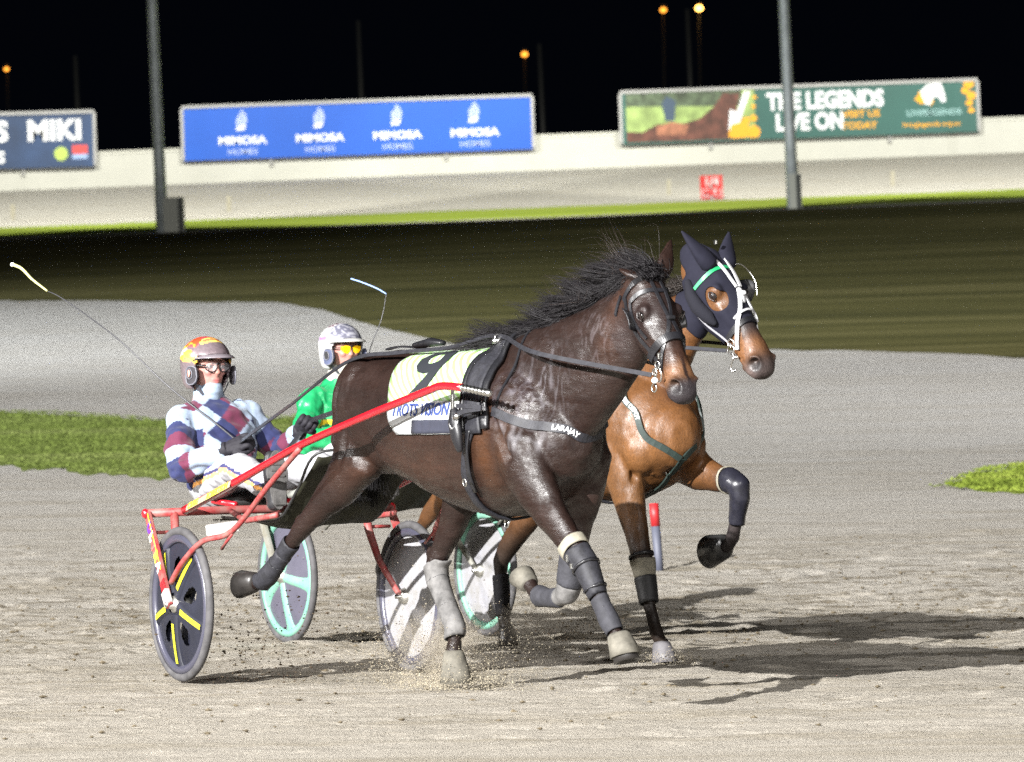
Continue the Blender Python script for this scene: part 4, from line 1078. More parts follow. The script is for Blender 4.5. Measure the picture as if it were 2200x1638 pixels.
panel(bv1, 'girth_billet', dark_leather, H1, lambda t: (2.29 - .06 * t, 2.315 - .06 * t), .60, .86, 16, 3, off=.020, th=.008)
ring((2.28, -.285, .88), .015, .003, (0, 1, .2), steel, 'buckle', H1)
ring((2.14, -.03, .71), .018, .003, (0, 1, 0), steel, 'buckle', H1)
# shaft carrier, trace ends
for s in (-1, 1):
    MB().box((2.25, s * .318, 1.20), (.016, .012, .12)).obj('carrier_bar', steel, H1, False, .003)
    MB().tube(catmull([(2.26, s * .31, 1.15), (2.25, s * .33, 1.12), (2.27, s * .33, 1.095), (2.29, s * .318, 1.12), (2.275, s * .31, 1.15)], 5), .006, 8).obj('tug_hook', mat('dull_steel', (.25, .25, .25), .4, metal=.8), H1)
    MB().loft([((2.245, s * .31, 1.17), .016, .022), ((2.255, s * .315, 1.12), .022, .040), ((2.27, s * .312, 1.06), .020, .036), ((2.28, s * .305, 1.01), .012, .02)], 12, (0, 1, 0)).obj('tug_block', dark_leather, H1)
    MB().ribbon(catmull([(2.27, s * .325, 1.145), (2.36, s * .315, 1.165), (2.45, s * .29, 1.175)], 5), [(0, s, 0)] * 11, .020, .004).obj('trace_strap', webbing, H1, False)
    MB().ribbon(catmull([(2.30, s * .325, 1.185), (2.38, s * .315, 1.185), (2.45, s * .288, 1.178)], 5), [(0, s, 0)] * 11, .018, .004).obj('trace_strap', webbing, H1, False)
    MB().tube([(2.28, s * .322, 1.135), (2.31, s * .326, 1.15)], .012, 8).obj('tug_pin', steel, H1)
# breast collar and its text
bc = [(2.44, -.27, 1.165), (2.52, -.25, 1.150), (2.60, -.20, 1.120), (2.66, -.10, 1.09), (2.68, 0, 1.075), (2.66, .10, 1.085), (2.60, .20, 1.11), (2.52, .25, 1.14), (2.42, .27, 1.16)]
strap(bv1, bc, .036, webbing, 'breast_collar', H1, .009, .004, 9)
me = text_mesh('LARAJAY', .030, 'CENTER', .0004, .0008, 0, .92)
def wrap_text(me, path, bv, dist0, off):
    cv, nn_ = STRAPS[path]; cum = [0]
    for i in range(1, len(cv)): cum.append(cum[-1] + (cv[i] - cv[i - 1]).length)
    for v in me.vertices:
        d = dist0 + v.co.x; i = max(0, min(len(cv) - 2, int(np.searchsorted(cum, d)) - 1)); f = (d - cum[i]) / max(1e-6, cum[i + 1] - cum[i])
        loc = cv[i].lerp(cv[i + 1], f); t = (cv[i + 1] - cv[i]).normalized(); n = nn_[i].lerp(nn_[i + 1], f).normalized(); up = n.cross(t).normalized()
        if up.z < 0: up = -up
        v.co = loc + n * (off + v.co.z) + up * v.co.y
    return me
link('lettering', wrap_text(me, 'breast_collar', bv1, .36, .0098), mat('ink_white', (.6, .6, .6), .6), H1, False)
strap(bv1, [(2.40, -.02, 1.45), (2.42, -.10, 1.40), (2.45, -.20, 1.28), (2.46, -.25, 1.17)], .012, dark_leather, 'neck_strap', H1, .004, .003)
strap(bv1, [(.98, 0, 1.43), (1.2, 0, 1.42), (1.6, 0, 1.42), (2.15, 0, 1.43)], .022, dark_leather, 'back_strap', H1, .008, .012)
MB().loft([((1.30, -.02, 1.445), .02, .012), ((1.45, -.02, 1.455), .028, .02), ((1.55, -.02, 1.45), .02, .012)], 12).obj('strap_keeper', dark_leather, H1)
for y in (-.07, .07):
    ring((2.18, y, 1.455), .020, .004, (1, 0, .1), steel, 'terret', H1)
MB().tube([(2.18, -.10, 1.445), (2.18, .10, 1.445)], .012, 8).obj('terret_bar', steel, H1)

# bridle
def bridle(hd, bv, parent, m1, m2, kind):
    P = hd.pt; w1 = .017
    def st(pts, wd, m, name='bridle_strap', th=.004, off=.003): return strap(bv, [P(*q) for q in pts], wd, m, name, parent, th, off)
    st([(.06, -.14, -.09), (.03, -.07, -.085), (.01, -.01, -.05), (.0, .01, 0), (.01, -.01, .05), (.03, -.07, .085), (.06, -.14, .09)], .020, m1, 'headpiece')
    st([(.10, -.09, -.09), (.085, -.03, -.08), (.09, .01, -.04), (.10, .02, 0), (.09, .01, .04), (.085, -.03, .08), (.10, -.09, .09)], .018, m2, 'browband')
    for s in (-1, 1):
        st([(.06, -.12, s * .09), (.14, -.13, s * .09), (.25, -.13, s * .085), (.35, -.11, s * .07), (.45, -.10, s * .055)], .016, m1, 'cheek_strap')
        st([(.10, -.09, s * .09), (.20, -.105, s * .095), (.30, -.085, s * .075)], .012, m1, 'cheek_strap')
        st([(.02, -.16, s * .08), (.08, -.22, s * .06), (.12, -.25, s * .0)], .014, m1, 'throat_latch')
        c = P(.475, -.115, s * .064)
        ring(c, .030, .0036, tuple(hd.V * .9 + hd.N * .2), steel, 'bit_ring', parent)
        ring(P(.435, -.10, s * .062), .015, .003, tuple(hd.V), steel, 'buckle', parent)
        ring(P(.455, -.135, s * .064), .014, .003, tuple(hd.V), steel, 'buckle', parent)
    return st
st = bridle(hd1, bv1, H1, dark_leather, dark_leather, 0)
st([(.38, -.14, -.05), (.36, -.08, -.06), (.345, -.02, -.045), (.34, .0, 0), (.345, -.02, .045), (.36, -.08, .06), (.38, -.14, .05)], .030, dark_leather, 'noseband', .010, .004)
for s in (-1, 1):
    st([(.02, .0, s * .02), (.10, .02, s * .022), (.19, .02, s * .016), (.24, .015, s * .006)], .012, dark_leather, 'face_strap', .006)
    st([(.25, .012, s * .006), (.31, .0, s * .022), (.35, -.02, s * .04), (.42, -.07, s * .052), (.47, -.10, s * .055)], .014, dark_leather, 'face_strap', .005)
    # open blinker behind the eye
    g = MB(); vs = []; fs = []
    for i in range(7):
        for j in range(7):
            u = i / 6 - .5; w_ = j / 6; vs.append(hd1.pt(.185 + u * .115, -.105 + .03 * w_ - .2 * u * u * .3, s * (.088 + .045 * w_ ** .8)))
    for i in range(6):
        for j in range(6): q = i * 7 + j; fs.append((q, q + 1, q + 8, q + 7))
    b_ = g.add(vs, fs).obj('blinker', dark_leather, H1); md = b_.modifiers.new('t', 'SOLIDIFY'); md.thickness = .004
MB().box(hd1.pt(.25, .018, 0), (.03, .03, .015)).obj('strap_loop', dark_leather, H1, False, .003)
MB().box(hd1.pt(.405, -.07, -.060), (.012, .012, .026)).obj('buckle', steel, H1, False, .002)
MB().ball(hd1.pt(.50, -.13, -.080), (.013, .013, .012)).obj('rein_stop', mat('white_plastic', (.7, .7, .68), .4), H1)
ring(hd1.pt(.50, -.20, -.05), .016, .003, tuple(hd1.V), steel, 'buckle', H1)
MB().tube([hd1.pt(.475, -.145, -.06), hd1.pt(.50, -.19, -.05)], .004, 6).obj('bridle_strap', dark_leather, H1)

# mane of horse 1, flying
def mane(parent, crest, n, m, lmin, lmax, dirf, name='mane', spread=.02, seed=2, thick=.0016, per=26, tight=.012):
    """hair in locks: strands of one lock share a course and draw together towards the tip"""
    rr = random.Random(seed); cv = catmull(crest, 30); roots = []; segs = 9
    for _ in range(max(1, n // per)):
        u = rr.random(); k = u * (len(cv) - 1); i = int(k); p0 = cv[i].lerp(cv[min(i + 1, len(cv) - 1)], k - i) + Vector((rr.gauss(0, .006), rr.gauss(0, spread), rr.gauss(0, .005)))
        d, cur = dirf(u, rr); L_ = rr.uniform(lmin, lmax); dd = Vector(d).normalized(); ph = rr.uniform(0, 6); ca = rr.uniform(.15, .5); path = [Vector((0, 0, 0))]; q = Vector((0, 0, 0))
        for s in range(segs):
            dd = (dd + Vector(cur) * (.16 + .08 * rr.random()) + Vector((ca * .15 * math.sin(ph * 2 + s), ca * math.sin(ph + s * .8) * .30, ca * math.cos(ph + s * .8) * .30))).normalized()
            q = q + dd * L_ / segs; path.append(q.copy())
        for j in range(per):
            o1 = Vector((rr.gauss(0, .013), rr.gauss(0, .010), rr.gauss(0, .006))); o2 = Vector((rr.gauss(0, tight), rr.gauss(0, tight), rr.gauss(0, tight))); sc_ = rr.uniform(.55, 1.12); pts = []
            if rr.random() < .035: o2 = o2 * 2.0
            for s in range(segs + 1):
                f = s / segs; pts.append(p0 + path[s] * sc_ + o1 * (1 - f * .7) + o2 * math.sin(f * math.pi * .75))
            roots.append((p0, pts, thick * rr.uniform(.6, 1.4)))
    return strands(name, roots, m, parent)
crest1 = [(2.02, 0, 1.425), (2.22, 0, 1.455), (2.42, .02, 1.49), (2.60, .04, 1.545), (2.76, .06, 1.60), (2.92, .085, 1.66), (3.04, .10, 1.69), (3.12, .115, 1.69)]
def d1(u, rr):
    up = .20 + .42 * u ** 1.2 + rr.gauss(0, .20); return (-1 + rr.gauss(0, .15), rr.gauss(0, .28), up * .8), (-.25, 0, -.30 + .3 * rr.random())
mane(H1, crest1, 13500, hair_black, .15, .26, d1, spread=.018, thick=.0017, per=26, tight=.010)
def d1b(u, rr): return (-.75 + rr.gauss(0, .3), rr.gauss(0, .5), .9 + rr.gauss(0, .3)), (-.45, rr.gauss(0, .2), -.15)
mane(H1, crest1[3:], 300, mat('mane_wisps', (.02, .013, .011), .45), .12, .28, d1b, 'mane_wisps', .03, 5, .0008, 12, .03)
def d1c(u, rr): return (-.8 + rr.gauss(0, .25), -.45 + rr.gauss(0, .25), -.15 + rr.gauss(0, .3)), (-.5, 0, -.25)
mane(H1, crest1, 5200, hair_black, .08, .17, d1c, 'mane_underlayer', .012, 9, .0017)
def d1p(u, rr): return (-.9 + rr.gauss(0, .3), rr.gauss(-.15, .5), .35 + rr.gauss(0, .3)), (-.45, rr.gauss(0, .2), -.35)
mane(H1, [hd1.pt(-.06, -.02, 0), hd1.pt(-.02, .0, 0), hd1.pt(.03, .014, 0)], 1400, hair_black, .10, .20, d1p, 'poll_hair', .022, 31, .0017, 30, .010)
# forelock
rr = random.Random(4); roots = []
for _ in range(220):
    p = Vector(hd1.pt(rr.uniform(-.02, .05), .012, rr.gauss(0, .03))); pts = [p]; d = Vector((-.3 + rr.gauss(0, .3), rr.gauss(0, .4), .55 + rr.gauss(0, .3))); q = p.copy()
    for s in range(6): d = (d + Vector((-.35, .02, -.22))).normalized(); q = q + d * .028; pts.append(q.copy())
    roots.append((p, pts, .0013))
strands('forelock', roots, hair_black, H1)
# chin hair and fetlock feather left to the coat

# ---------------- horse 2: the bay with the dark hood
H2 = empty('horse', RIG2.loc, RIG2.rz, (2.1, 0, 0))
tag(H2, 'bright bay horse in a dark navy hood with white bridle straps, one foreleg folded high', 'horse')
hd2 = Head((3.205, .125, 1.862), (3.475, .250, 1.395), (-.36, 1, 0), .575, 1.30)
def horse2():
    DX = .36; mb = MB(); torso(mb, DX, 0)
    mb.loft([((2.45, 0, 1.23), .13, .22), ((2.66, .0, 1.30), .128, .245), ((2.80, .02, 1.40), .110, .225), ((2.92, .045, 1.50), .095, .19), ((3.02, .07, 1.57), .082, .140), ((3.10, .09, 1.63), .070, .098), ((3.16, .105, 1.68), .055, .06)], 24, e=2.1)
    loft_head(mb, hd2)
    # right hind
    leg(mb, [(1.32, -.12, 1.18, .11, .19), (1.32, -.13, 1.02, .10, .16), (1.25, -.135, .93, .085, .12), (1.08, -.14, .83, .068, .085), (.92, -.145, .735, .048, .058), (.80, -.15, .66, .039, .048), (.72, -.155, .60, .030, .036), (.60, -.16, .50, .025, .028), (.52, -.165, .42, .031, .034), (.46, -.17, .39, .028, .03), (.40, -.175, .39, .034, .036)])
    # left hind on the ground
    leg(mb, [(1.42, .13, 1.12, .11, .19), (1.50, .135, .98, .105, .155), (1.50, .13, .82, .088, .120), (1.40, .12, .70, .070, .092), (1.27, .105, .58, .055, .066), (1.16, .09, .48, .042, .052), (1.115, .08, .42, .037, .045), (1.11, .08, .34, .030, .034), (1.12, .08, .21, .026, .029), (1.135, .08, .14, .032, .034), (1.15, .08, .10, .030, .032), (1.16, .08, .08, .036, .038)])
    # right fore, on the ground
    leg(mb, [(2.62, -.13, 1.12, .09, .18), (2.76, -.15, .96, .10, .145), (2.82, -.15, .83, .082, .108), (2.86, -.145, .70, .064, .080), (2.905, -.14, .56, .049, .058), (2.94, -.13, .44, .043, .047), (2.955, -.13, .38, .035, .037), (2.99, -.13, .26, .026, .029), (3.04, -.13, .15, .031, .034), (3.075, -.13, .11, .028, .029), (3.10, -.13, .085, .037, .039)])
    # left fore lifted and folded
    leg(mb, [(2.66, .14, 1.08, .095, .17), (2.80, .16, .93, .10, .12), (2.92, .19, .865, .078, .088), (3.03, .22, .838, .058, .064), (3.12, .24, .825, .046, .049), (3.165, .25, .802, .043, .044), (3.165, .255, .75, .034, .036), (3.12, .265, .66, .026, .029), (3.07, .27, .565, .031, .034), (3.03, .265, .525, .028, .03), (2.97, .26, .525, .036, .036)])
    me = remesh(mb, .0085, 8, .5)
    v = finish_body(me, hd2, None)
    for a, b, r_, am in (((2.86, -.12, 1.05), (2.93, -.17, .84), .016, .022), ((2.96, 0, 1.15), (2.98, 0, .86), .022, .032), ((2.90, .10, 1.05), (2.93, .15, .86), .018, .024), ((2.88, -.06, 1.22), (2.93, -.03, .98), .018, .018), ((2.92, -.20, 1.0), (2.90, -.13, .80), .014, .020), ((2.80, -.2, 1.2), (2.95, -.09, 1.05), .02, .018)):
        wgt = seg_w(v, a, b, r_); v[:, 0] -= wgt * am
    for s in (-1, 1):
        gbump(v, (2.90, s * .085, .98), (.06, .055, .10), (1, 0, 0), .018)
    v += getn(me) * (np.array([nz(p, 9) * .004 + nz(p, 24) * .002 for p in v]))[:, None]
    setv(me, v)
    # veins
    nn = getn(me)
    for pts in ([(2.86, -.19, .78), (2.89, -.185, .66), (2.92, -.175, .55), (2.96, -.17, .46)], [(2.93, -.07, .9), (2.97, -.1, .80), (2.95, -.12, .70)], [(2.9, -.16, 1.06), (2.93, -.12, .98), (2.97, -.06, .93)]):
        for a, b in zip(pts, pts[1:]): v += nn * (seg_w(v, a, b, .009) * .007)[:, None]
    setv(me, v)
    t, n_, vv = hd2.local(v)
    c = np.tile(np.array([.078, .032, .0100]), (len(v), 1))
    def blend(wt, col):
        wt = np.clip(wt, 0, 1)[:, None]; c[:] = c * (1 - wt) + np.array(col) * wt
    blend(.6 * np.clip((1.25 - v[:, 2]) / .5, 0, 1) * (v[:, 0] > 2.5) * (v[:, 1] < .05), (.105, .046, .0135))
    blend(.7 * np.exp(-((v[:, 0] - 2.98) / .06) ** 2 - (v[:, 1] / .05) ** 2), (.036, .014, .007))
    for fx in (0,):
        low = 1 / (1 + np.exp((v[:, 2] - .60 - .02 * np.sin(v[:, 1] * 90)) / .045)); isfold = (v[:, 0] > 3.0) & (v[:, 1] > .15)
        blend(low * (~isfold) * .96, (.008, .006, .005))
        blend((1 / (1 + np.exp(-(v[:, 0] - 3.085) / .012))) * isfold + isfold * (1 / (1 + np.exp((v[:, 2] - .77) / .02))), (.018, .014, .014))
        blend(((v[:, 1] > .15) & (v[:, 0] > 2.85) & (v[:, 2] < .70)).astype(float), (.018, .014, .014))
    inh = (t > -.05) & (np.abs(vv) < .16) & (n_ > -.3)
    blend(inh * (1 / (1 + np.exp(-(t - .580) / .012))), (.045, .034, .032))
    blend(inh * np.exp(-(((t - .50) / .06) ** 2)) * .75, (.12, .052, .020))
    for s in (-1, 1):
        q = np.exp(-(((v - np.array(hd2.pt(.588, -.062, s * .05))) ** 2).sum(1)) / .026 ** 2); blend(q * 2.2, (.014, .012, .012))
    q = inh * np.exp(-(((t - .60) / .04) ** 2 + ((n_ + .13) / .03) ** 2)); blend(q * .6, (.15, .11, .10))
    setcol(me, c); return me
me2 = horse2(); bv2 = bvh(me2)
coat2 = coat_mat('bay_coat', .44, streak=(.8, 1, .5))
link('body', me2, coat2, H2); eyes(hd2, H2)
def shell2(pred, off, name, m, th=.004, it=6):
    o_ = OFF[H2.name]; return extract(me2, lambda v: pred(v + np.array(o_)), off, name, m, H2, th, it)
hoof((3.095, -.13, .088), (.12, 0, -1), (1, 0, 0), mat('hoof_grey', (.10, .095, .10), .55, var=(16, .3), bump=(50, .4, .002)), H2, .085, .044, .066)
hoof((1.16, .08, .09), (.05, 0, -1), (1, 0, 0), horn, H2, .085, .042, .058)
hoof((.41, -.175, .39), (-1, 0, .1), (-.1, 0, -1), horn, H2, .08, .042, .058)
hoof((3.00, .262, .525), (-1, -.08, -.02), (-.1, 0, -1), mat('hoof_black', (.02, .02, .02), .3, .5, coat=.3, bump=(50, .4, .002)), H2, .115, .060, .080, 'bell_boot')
hoof((2.99, .262, .525), (-1, -.08, -.02), (-.1, 0, -1), horn, H2, .10, .045, .060)
shell2(between((2.925, -.13, .475), (2.945, -.13, .385), .075), .009, 'knee_tape', cream)
shell2(between((2.942, -.13, .392), (2.985, -.13, .27), .07), .010, 'knee_boot', mat('boot_black', (.010, .010, .011), .6, var=(30, .3), bump=(80, .4, .002)), .008)
shell2(between((2.92, -.13, .50), (2.928, -.13, .478), .07), .008, 'boot_strap', dark_leather)
fold_boot = shell2(lambda v: (v[:, 1] > .14) & (v[:, 0] > 3.10) & (v[:, 2] > .62) & (v[:, 2] < .90), .008, 'knee_boot', mat('boot_sheen', (.012, .012, .018), .32, .5, var=(30, .3), bump=(60, .4, .002)), .006)
shell2(lambda v: (v[:, 1] > .14) & (v[:, 0] > 3.088) & (v[:, 0] < 3.106) & (v[:, 2] > .70) & (v[:, 2] < .95), .012, 'boot_strap', cream)
shell2(between((1.112, .08, .36), (1.13, .08, .15), .06), .009, 'hind_boot', neo_pale)
shell2(between((.70, -.155, .59), (.53, -.165, .43), .06), .009, 'hind_boot', neoprene)
# hood: covers head and ears except eyes, muzzle and gullet
hood_m = mat('hood_fabric', (.009, .009, .016), .85, .15, var=(40, .12), bump=(350, .5, .0006))
def hood_pred(v):
    t, n_, vv = hd2.local(v); k = (t > -.22) & (t < .385 - .10 * np.clip(n_ + .0, -1, 0)) & (np.abs(vv) < .2) & (n_ < .2) & (n_ > -.30)
    for s in (-1, 1):
        e = ((t - .215) / .062) ** 2 + ((n_ + .052) / .041) ** 2 < 1; k &= ~(e & (np.sign(vv) == s) & (np.abs(vv) > .03))
    k &= ~((t < .02) & (n_ < -.135 - .30 * np.clip(-t, 0, .3)))
    return k
shell2(hood_pred, .004, 'hood', hood_m, .003, 8)
for bs, tp in (((.020, -.010, -.060), (-.135, .012, -.135)), ((.020, -.010, .062), (-.120, .012, .135))):
    g = MB(); a = Vector(hd2.pt(*bs)); b = Vector(hd2.pt(*tp)); q = [a.lerp(b, t_) for t_ in (-.12, .12, .35, .6, .82, .98)]
    g.loft([(q[0], .050, .040), (q[1], .048, .034), (q[2], .041, .026), (q[3], .029, .018), (q[4], .016, .011), (q[5], .005, .005)], 18, tuple(hd2.V)); g.obj('ear_cover', hood_m, H2)
white_strap = mat('white_strap', (.38, .38, .39), .5, .4, coat=.2); green_strap = mat('green_strap', (.01, .22, .08), .45)
P = hd2.pt
def st2(pts, wd, m, name='bridle_strap', th=.005, off=.009): return strap(bv2, [P(*q) for q in pts], wd, m, name, H2, th, off)
st2([(.115, -.115, -.095), (.10, -.06, -.09), (.085, -.01, -.07), (.08, .015, -.03), (.08, .02, .0), (.085, .01, .04), (.10, -.03, .075)], .017, green_strap, 'browband')
for s in (-1, 1):
    st2([(.03, .008, s * .03), (.08, .02, s * .025), (.14, .02, s * .018), (.20, .015, s * .010)], .016, white_strap, 'face_strap', .006, .012)
    st2([(.22, .012, s * .008), (.30, .0, s * .03), (.36, -.03, s * .05), (.42, -.065, s * .057), (.475, -.095, s * .057)], .018, white_strap, 'face_strap', .007, .010)
    ring(P(.455, -.125, s * .068), .019, .0035, tuple(hd2.V), steel, 'bit_ring', H2); ring(P(.43, -.105, s * .07), .017, .0032, tuple(hd2.V), steel, 'bit_ring', H2)
    MB().tube(catmull([P(.47, -.13, s * .066), P(.50, -.125, s * .068), P(.50, -.115, s * .06)], 4), .007, 8).obj('bit_bar', steel, H2)
    MB().tube(catmull([P(.495, -.13, s * .07), P(.52, -.17, s * .07), P(.545, -.175, s * .068), P(.55, -.155, s * .066)], 4), .0045, 8).obj('bit_shank', steel, H2)
    st2([(.20, -.19, s * .07), (.30, -.165, s * .066), (.40, -.13, s * .062), (.44, -.12, s * .06)], .008, mat('grey_strap', (.25, .25, .27), .5), 'jaw_strap', .004, .009)
MB().loft([(P(.21, .022, 0), .016, .010), (P(.245, .018, 0), .024, .014), (P(.275, .010, 0), .014, .010)], 12, tuple(hd2.V)).obj('strap_buckle', white_strap, H2)
MB().box(P(.235, .026, .0), (.05, .02, .02)).obj('strap_buckle', white_strap, H2, False, .004)
st2([(.34, -.04, -.055), (.325, -.01, -.035), (.32, .005, 0), (.335, -.01, .035), (.37, -.03, .045)], .010, white_strap, 'nose_loop', .006, .016)
st2([(.40, -.12, -.055), (.385, -.07, -.062), (.37, -.02, -.045), (.365, -.003, 0), (.37, -.02, .045), (.385, -.07, .062), (.40, -.12, .055)], .024, dark_leather, 'noseband', .008, .004)
# rolled blinker pads beside the cheeks
for s in (-1, 1):
    if s < 0: g = MB(); g.loft([(P(.06, -.135, s * .092), .016, .016), (P(.13, -.145, s * .105), .026, .028), (P(.20, -.14, s * .11), .030, .034), (P(.27, -.125, s * .098), .027, .032), (P(.31, -.115, s * .09), .014, .014)], 14, tuple(hd2.V)); g.obj('blinker_roll', mat('roll_fleece', (.008, .008, .012), .9, .2, bump=(120, .8, .003)), H2)
    else:
        g = MB(); vs = []; fs = []
        for i in range(8):
            for j in range(8):
                u = i / 7 - .5; w_ = j / 7; vs.append(P(.17 + u * .12, -.05 + .055 * w_ - .25 * u * u, s * (.085 + .045 * w_)))
        for i in range(7):
            for j in range(7): q = i * 8 + j; fs.append((q, q + 1, q + 9, q + 8))
        b_ = g.add(vs, fs).obj('blinker', mat('blinker_mesh', (.02, .02, .022), .5), H2); md = b_.modifiers.new('t', 'SOLIDIFY'); md.thickness = .006
        MB().tube(catmull([P(.06, .0, .06), P(.07, .02, .09), P(.10, .01, .125), P(.165, .005, .138), P(.23, -.02, .13)], 6), .003, 6).obj('blinker_wire', steel, H2)
MB().box(P(-.05, .035, 0), (.02, .012, .022)).obj('buckle', steel, H2, False, .003)
# breastplate with white lettering, running down between the forelegs
green_web = mat('green_webbing', (.007, .016, .013), .6, var=(50, .3), bump=(200, .5, .001))
bp = [(2.78, -.165, 1.30), (2.86, -.15, 1.20), (2.92, -.10, 1.11), (2.955, -.045, 1.045), (2.965, -.005, 1.01)]
strap(bv2, bp, .030, green_web, 'breastplate', H2, .008, .011)
me = text_mesh('HARNESS DEPOT', .027, 'CENTER', .0004, .0008, 0, 1.0); link('lettering', wrap_text(me, 'breastplate', bv2, .18, .0088), mat('ink_white'), H2, False)
strap(bv2, [(2.80, .16, 1.28), (2.88, .12, 1.17), (2.94, .06, 1.07), (2.965, .005, 1.01)], .030, green_web, 'breastplate', H2, .008, .013)
strap(bv2, [(2.965, 0, 1.01), (2.97, 0, .95), (2.955, -.005, .88), (2.90, -.01, .80), (2.7, -.01, .74)], .026, green_web, 'breast_strap', H2, .008, .012)
ring((2.985, 0, 1.01), .018, .004, (1, 0, 0), steel, 'buckle', H2); ring((2.965, -.01, .87), .012, .003, (1, .3, 0), steel, 'buckle', H2)
panel(bv2, 'saddle_pad', webbing, H2, lambda t: (2.39, 2.50), -.50, .50, 40, 5, off=.018, th=.014)
strap(bv2, [(2.43, -.26, .96), (2.43, -.26, .85), (2.44, -.14, .74), (2.445, 0, .72), (2.44, .14, .74), (2.43, .26, .85), (2.43, .26, .96)], .05, webbing, 'girth', H2, .010, .004)
def d2(u, rr): return (-1 + rr.gauss(0, .2), rr.gauss(0, .35), .2 + .4 * u + rr.gauss(0, .25)), (-.2, 0, -.5)
mane(H2, [(2.42, 0, 1.43), (2.62, .0, 1.53), (2.78, .02, 1.61), (2.92, .045, 1.69), (3.03, .07, 1.72), (3.12, .09, 1.74)], 3000, hair_bay, .10, .20, d2, spread=.014, seed=12, thick=.0018)
# tail bundles
for Hh, dx, sd in ((H1, 0, 3), (H2, .36, 8)):
    rr = random.Random(sd); roots = []
    for _ in range(500):
        p = Vector((.86 + dx, .03 + rr.gauss(0, .014), 1.30 + rr.gauss(0, .012))); pts = [p]; d = Vector((-.7, .08 + rr.gauss(0, .10), -.25 + rr.gauss(0, .08))); q = p.copy()
        for s in range(8): d = (d + Vector((.06, 0, -.22))).normalized(); q = q + d * .075; pts.append(q.copy())
        roots.append((p, pts, .0018))
    strands('tail', roots, hair_black, Hh)

# ------------------------------------------------------------------ drivers
skin = mat('skin', (.52, .27, .21), .5, .4, var=(60, .06), attr='Col')
NAVY, MAROON, SKY, WHITE = (.014, .018, .062), (.080, .013, .034), (.195, .24, .31), (.5, .5, .5)
cloth_pat = mat('jacket_cloth', (.5, .5, .5), .8, .25, attr='Col', var=(120, .12), bump=(70, .3, .002), sheen=.1)
pants_m = mat('white_trousers', (.62, .62, .64), .8, .25, attr='Col', var=(6, .05), bump=(26, .5, .005))
silk_m = mat('green_silk', (.02, .35, .11), .32, .5, attr='Col', bump=(14, .6, .010))
glove_m = mat('black_glove', (.011, .010, .014), .75, .3, var=(60, .3), bump=(120, .4, .001))
boot_m = mat('boot_leather', (.018, .018, .020), .3, .5, coat=.3, var=(20, .4))
sole_m = mat('boot_sole_dusty', (.075, .072, .070), .8, .2, var=(25, .35), bump=(60, .6, .003))
lip_m = None

class Fr3:
    def __init__(s, c, yaw, pitch=0., roll=0.):
        s.c = Vector(c); s.M = Matrix.Rotation(yaw, 3, 'Z') @ Matrix.Rotation(pitch, 3, 'Y') @ Matrix.Rotation(roll, 3, 'X')
    def p(s, f, l, u): return s.c + s.M @ Vector((f, l, u))
def head_mesh(fr):
    mb = MB(); M = fr.M
    mb.ball(fr.p(-.01, 0, .03), (.092, .073, .095), M, 20, 14)
    mb.loft([(fr.p(.012, 0, .075), .060, .07), (fr.p(.025, 0, .03), .065, .066), (fr.p(.030, 0, -.01), .063, .062), (fr.p(.033, 0, -.05), .053, .056), (fr.p(.042, 0, -.085), .036, .042), (fr.p(.048, 0, -.100), .020, .024)], 20, tuple(M @ Vector((0, 1, 0))))
    mb.loft([(fr.p(.080, 0, .028), .010, .009), (fr.p(.090, 0, .005), .012, .012), (fr.p(.096, 0, -.012), .0155, .012), (fr.p(.086, 0, -.022), .013, .010)], 12, tuple(M @ Vector((0, 1, 0))))
    for s in (-1, 1):
        mb.ball(fr.p(.072, s * .034, -.008), (.020, .020, .018)); mb.ball(fr.p(.072, s * .030, .040), (.020, .026, .010), M)
        mb.ball(fr.p(-.005, s * .074, -.005), (.020, .009, .032), M, 12, 8)
    mb.ball(fr.p(.080, 0, -.045), (.012, .024, .006), M); mb.ball(fr.p(.079, 0, -.057), (.012, .020, .006), M); mb.ball(fr.p(.075, 0, -.095), (.020, .022, .016), M)
    mb.loft([(fr.p(-.01, 0, -.05), .052, .052), (fr.p(-.02, 0, -.11), .052, .055), (fr.p(-.03, 0, -.16), .056, .06)], 16, tuple(M @ Vector((0, 1, 0))))
    return mb
def curl_hand(mb, c, fdir, back, side):
    """a fist round a rein: c palm centre, fdir knuckle direction, back the back-of-hand normal, side +1 left hand"""
    F = Vector(fdir).normalized(); B = Vector(back); B = (B - F * B.dot(F)).normalized(); S = F.cross(B) * side
    c = Vector(c)
    mb.loft([(c - F * .060, .028, .022), (c - F * .025, .038, .020), (c + F * .022, .042, .017)], 12, tuple(S))
    for k in range(4):
        o = (k - 1.5) * .0215; ln = (.92, 1.05, 1.0, .82)[k]; r_ = (.0105, .011, .0105, .0092)[k]
        a = c + S * o + F * .022; b = a + F * .034 * ln + B * -.004 * k * .5; d = b - B * .030 * ln + F * .004; e = d - F * .024 * ln - B * .004
        mb.tube(catmull([a, b, d, e], 4), [r_ * 1.1] * 5 + [r_] * 5 + [r_ * .9] * 3, 10)
        mb.ball(b, r_ * 1.1); mb.ball(e, r_ * .9)
    t0 = c - F * .02 - S * .034; t1 = t0 - S * .014 + F * .030 - B * .016; t2 = t1 + F * .024 - B * .018 + S * .014
    mb.tube(catmull([t0, t1, t2], 5), [.0135] * 4 + [.0115] * 4 + [.0105] * 3, 10); mb.ball(t2, .0105)

